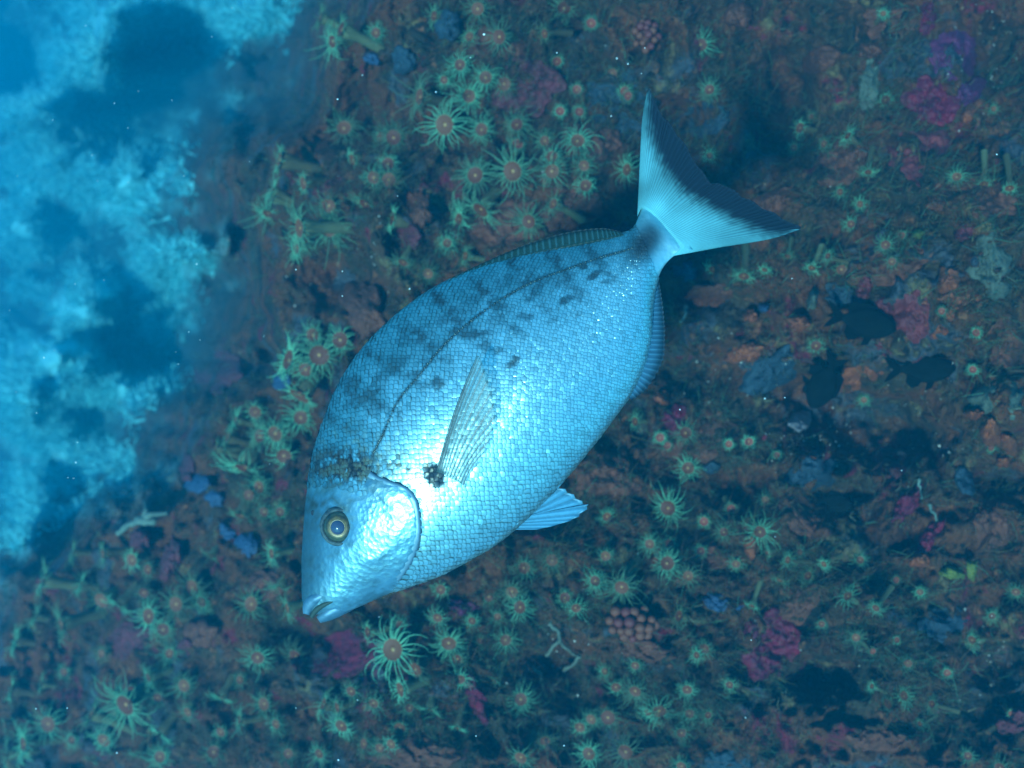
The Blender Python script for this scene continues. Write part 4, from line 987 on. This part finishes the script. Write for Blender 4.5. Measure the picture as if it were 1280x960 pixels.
# eye: iris dome, pupil with pale lens ring, dark rim
ec, en = on_skin(424, 658, 0); ec = ec + np.array([0, 0, 4.2 * FK])
eye = bpy.data.objects.new('eye', None); COL.objects.link(eye); eye.parent = fish; eye.location = Vector(ec); eye.empty_display_size = .005
en = np.array([-.10, -.02, 1.0]); eye.rotation_euler = Vector(en).to_track_quat('Z', 'Y').to_euler()
def dome(rads, hs, ns=44, ex=1.0):
    V = []
    for r_, h_ in zip(rads, hs):
        for j in range(ns):
            a = 2 * math.pi * j / ns; V.append((r_ * math.cos(a) * FK * ex, r_ * math.sin(a) * FK, h_ * FK))
    return V, grid_faces(len(rads), ns, True)
m_iris, nt, p, out = nmat('iris')
tc = N(nt, 'ShaderNodeTexCoord'); ln = N(nt, 'ShaderNodeVectorMath', operation='LENGTH'); nt.links.new(tc.outputs['Object'], ln.inputs[0])
mr = N(nt, 'ShaderNodeMapRange'); mr.inputs[1].default_value = 8 * FK; mr.inputs[2].default_value = 21 * FK; nt.links.new(ln.outputs['Value'], mr.inputs[0])
cr = N(nt, 'ShaderNodeValToRGB'); nt.links.new(mr.outputs[0], cr.inputs[0])
els = cr.color_ramp.elements; els[0].position = 0; els[0].color = (.75, .70, .45, 1); els[1].position = 1; els[1].color = (.02, .03, .03, 1)
for ps, c_ in ((.12, (.35, .27, .10)), (.3, (.42, .33, .12)), (.5, (.10, .11, .06)), (.62, (.16, .24, .20)), (.8, (.06, .10, .10))):
    e_ = els.new(ps); e_.color = (*c_, 1)
nz = noise_f(nt, tc.outputs['Object'], 420, 4, .3, .7)
nt.links.new(mixc(nt, nz, mixc(nt, 1.0, cr.outputs[0], (.12, .10, .08), 'MULTIPLY'), mixc(nt, 1.0, cr.outputs[0], (.50, .36, .22), 'MULTIPLY')), p.inputs['Base Color'])
p.inputs['Roughness'].default_value = .3; p.inputs['Metallic'].default_value = .3; p.inputs['Coat Weight'].default_value = .6; p.inputs['Coat Roughness'].default_value = .08
V, F = dome([7.5, 10, 13, 16, 18.5, 20.5, 22], [4.4, 4.3, 3.7, 2.6, 1.2, -1.2, -4]); link('iris', make_mesh('iris', V, F, [m_iris]), eye)
m_pup = simple('pupil', (.03, .045, .09), (.05, .05, .09), 200, .12, .8)
V, F = dome([0.01, 2.5, 5, 7, 8.6, 9.2], [7.4, 7.2, 6.6, 5.7, 4.4, 3.2]); link('pupil', make_mesh('pupil', V, F, [m_pup]), eye)
V, F = dome([8.4, 9.3, 10.2], [4.4, 5.0, 4.3]); link('lens_ring', make_mesh('lens_ring', V, F, [simple('lens_ring', (.12, .08, .02), None, rough=.35, spec=.5)]), eye)
V, F = dome([19, 20.5, 22, 23.5, 25], [.6, 1.8, 1.4, -.5, -4.5]); link('eyelid', make_mesh('eyelid', V, F, [simple('eye_rim', (.015, .03, .04), (.07, .10, .10), 300, .6, .2, metal=.0, bmp=.3)]), eye)

# jaws: upper lip with jaw bone, lower jaw
def limb(name, pts, rads, flat, mat, n=16):
    P_ = catmull(pts, 30); rr = np.interp(np.linspace(0, 1, 30), np.linspace(0, 1, len(rads)), rads)
    T = np.gradient(P_, axis=0); T[:, 2] = 0; T /= np.linalg.norm(T, axis=1)[:, None]; V = []
    for i in range(30):
        nn = np.array([T[i][1], -T[i][0], 0])
        for j in range(n):
            a = 2 * math.pi * j / n; q = P_[i] + nn * rr[i] * math.cos(a) + np.array([0, 0, 1]) * rr[i] * flat * math.sin(a); V.append(loc(q[0], q[1], q[2]))
    V.append(loc(*P_[0])); V.append(loc(*P_[-1])); F = [tuple(f) for f in grid_faces(30, n, True)]
    for j in range(n): F.append((30 * n, (j + 1) % n, j)); F.append((30 * n + 1, 29 * n + j, 29 * n + (j + 1) % n))
    return link(name, make_mesh(name, V, F, [mat]), fish)
limb('upper_jaw', [(383, 768, 0), (386, 758, 2), (393, 750, 6), (405, 744, 10), (420, 740, 15), (434, 737, 18)], [4.5, 8, 8.5, 7, 6, 4], 1.15, m_wet)
limb('lower_jaw', [(398, 775, 0), (407, 769, 1), (418, 762, 0), (431, 754, -2), (446, 747, -6), (462, 740, -12)], [4.5, 8.5, 11, 12.5, 11, 8], 1.2, m_wet)
limb('mouth_gap', [(389, 772, 5), (395, 763, 9), (405, 756, 14), (418, 751, 18)], [2.4, 3.6, 3.2, 1.2], 1.2, simple('mouth_inside', (.03, .05, .04), None, rough=.6))
np_, _ = on_skin(391, 641, .6)
V, F = dome([.01, 1.6, 2.8, 3.4], [.1, .2, .5, -.6], 16, .7); link('nostril', make_mesh('nostril', np.array(V) + np_, F, [simple('nostril', (.01, .02, .03), None)]), fish)

# ---------------------------------------------------------------- dark damselfish in the background
m_dark = simple('dark_fish_skin', (.003, .005, .005), (.005, .008, .008), 150, .9, .02, bmp=.3)
m_darkfin = simple('dark_fin', (.003, .005, .005), None, rough=.9, spec=.02)
def small_fish(head, tail, d, hgt, label, flip=1, fork=1.0):
    c = ((head[0] + tail[0]) / 2, (head[1] + tail[1]) / 2); e = frame_empty('damselfish', VP(c[0], c[1], d)); tag(e, label, 'fish', 'dark damselfish over the reef')
    k = d * TAN / 640; L = math.hypot(head[0] - tail[0], head[1] - tail[1]) * k
    ang = math.atan2(-(head[1] - tail[1]), head[0] - tail[0])
    ca, sa = math.cos(ang), math.sin(ang)
    def tr(x, y, z): y *= flip; return (x * ca - y * sa, x * sa + y * ca, z)
    prof = [(.50, .015, -.015, .01), (.47, .07, -.06, .05), (.40, .13, -.12, .08), (.28, .19, -.18, .10), (.12, .22, -.215, .105), (-.04, .20, -.20, .09), (-.16, .14, -.14, .06), (-.25, .07, -.07, .035), (-.32, .05, -.05, .02)]
    prof = catmull(prof, 26); V = []; nn = 18
    for x, t, b, w_ in prof:
        for j in range(nn):
            a = 2 * math.pi * j / nn; y = ((t + b) / 2 + (t - b) / 2 * math.cos(a)) * hgt / .43
            V.append(tr(x * L, y * L, w_ * L * math.sin(a)))
    F = [tuple(f) for f in grid_faces(26, nn, True)]; V.append(tr(.505 * L, 0, 0)); V.append(tr(-.33 * L, 0, 0))
    for j in range(nn): F.append((26 * nn, (j + 1) % nn, j)); F.append((26 * nn + 1, 25 * nn + j, 25 * nn + (j + 1) % nn))
    link('body', make_mesh('body', V, F, [m_dark]), e)
    def plate(name, pts, th=.008):
        n_ = len(pts); V = [tr(x * L, y * L * hgt / .43, th * L) for x, y in pts] + [tr(x * L, y * L * hgt / .43, -th * L) for x, y in pts]
        F = [tuple(range(n_)), tuple(range(2 * n_ - 1, n_ - 1, -1))] + [(i, i + n_, (i + 1) % n_ + n_, (i + 1) % n_) for i in range(n_)]
        link(name, make_mesh(name, V, F, [m_darkfin], smooth=False), e)
    plate('tail_fin', [(-.30, .045), (-.38, .10), (-.48, .17), (-.56, .20), (-.50, .09), (-.42, .0), (-.50, -.09), (-.56, -.20), (-.48, -.17), (-.38, -.10), (-.30, -.045)])
    plate('dorsal_fin', [(.24, .18), (.14, .26), (0, .27), (-.10, .26), (-.20, .25), (-.26, .17), (-.22, .08), (0, .17)])
    plate('anal_fin', [(.0, -.18), (-.06, -.27), (-.16, -.30), (-.24, -.20), (-.22, -.08)])
    plate('pelvic_fin', [(.20, -.16), (.14, -.30), (.04, -.34), (.08, -.18)])
    return e
small_fish((1120, 412), (1037, 393), .84, .44, 'dark damselfish right of the anal fin, in front of pink patches')
small_fish((1195, 461), (1110, 462), .86, .40, 'dark damselfish facing right, lower and farther right than its neighbour')
small_fish((1014, 510), (1046, 446), .87, .50, 'dark damselfish heading down left into the dark hollow')
small_fish((1066, 634), (1022, 622), .86, .50, 'smallest dark damselfish hovering left of the long red sponge strip')
e = small_fish((1003, 488), (1046, 478), .90, .5, 'dark damselfish half merged with the dark hollow beside the white stone')

# ---------------------------------------------------------------- suspended particles
m_snow = simple('marine_snow', (.85, .9, .85), None, rough=.5)
bits = [(422, 124, 2.2), (453, 94, 1.5), (605, 43, 3.2), (545, 115, 2), (588, 72, 1.4), (696, 66, 1.8), (771, 73, 2.2), (785, 80, 2.0), (802, 92, 1.2), (806, 60, 1.6), (764, 145, 1.8), (497, 245, 1.2), (246, 330, 2.0), (55, 447, 2.0),
        (143, 129, 1.5), (173, 114, 1.1), (115, 194, 1.2), (107, 32, 1.2), (94, 355, 1.2), (370, 337, 1.8), (428, 339, 1.5), (512, 361, 2.0), (428, 370, 1.7), (95, 578, 2.0), (46, 516, 1.6), (97, 553, 1.4), (85, 597, 1.2), (92, 598, 1.2),
        (474, 771, 1.3), (146, 941, 2.2), (84, 885, 1.6), (45, 886, 1.8), (1246, 193, 2.0), (850, 512, 1.8), (705, 932, 2.2), (939, 800, 1.4), (932, 897, 1.6), (423, 950, 2.4), (595, 920, 1.6), (447, 875, 1.4), (1127, 588, 1.4), (969, 671, 1.2),
        (990, 348, 1.4), (981, 497, 1.6), (956, 498, 2.2), (370, 885, 1.2), (330, 420, 1.1), (160, 160, 1.1), (215, 125, 1.1), (66, 150, 1.1), (160, 228, 1.3), (22, 220, 1.0), (122, 226, 1.0), (265, 46, 1.0), (230, 220, 1.1), (190, 275, 1.0), (312, 202, 1.2),
        (20, 490, 1.0), (236, 415, 1.2), (223, 455, 1.2), (220, 440, 1.0), (250, 425, 1.2), (337, 580, 1.0), (130, 350, 1.1), (12, 388, 1.2), (68, 438, 1.0), (290, 10, 1.0), (1240, 770, 1.2), (380, 720, 1.2), (1150, 970, 1.2)]
for (a, b, s) in bits:
    d = min(random.uniform(.62, .84), float(reefD(a, b, False)) - .06); k = d * TAN / 640
    V = [(x * s * k * .42 * random.uniform(.8, 1.3), y * s * k * .42, z * s * k * .4) for x, y, z in sv]
    o = link('suspended_particle', make_mesh('suspended_particle', V, sf, [m_snow]), None, W(VP(a, b, d)), EUL)
    tag(o, 'tiny white particle drifting in the water over the reef', 'particle', 'white particles drifting in the water')

# ---------------------------------------------------------------- the water between: one closed box of even blue haze
allv = (P @ RN.T)
lo = allv.min(0) - 1.0; hi = allv.max(0) + .6; hi[2] = max(hi[2], .6)
hv = [(x, y, z) for x in (lo[0], hi[0]) for y in (lo[1], max(hi[1], 1)) for z in (lo[2], hi[2])]
hf = [(0, 1, 3, 2), (4, 6, 7, 5), (0, 4, 5, 1), (2, 3, 7, 6), (0, 2, 6, 4), (1, 5, 7, 3)]
mh = bpy.data.materials.new('sea_water_haze'); mh.use_nodes = True; nt = mh.node_tree; nt.nodes.clear()
out = nt.nodes.new('ShaderNodeOutputMaterial'); pv = nt.nodes.new('ShaderNodeVolumePrincipled')
pv.inputs['Color'].default_value = (.002, .58, .93, 1); pv.inputs['Density'].default_value = .082; pv.inputs['Anisotropy'].default_value = 0.0
nt.links.new(pv.outputs[0], out.inputs['Volume'])
hz = link('haze', make_mesh('haze', hv, hf, [mh], smooth=False)); tag(hz, kind='stuff')
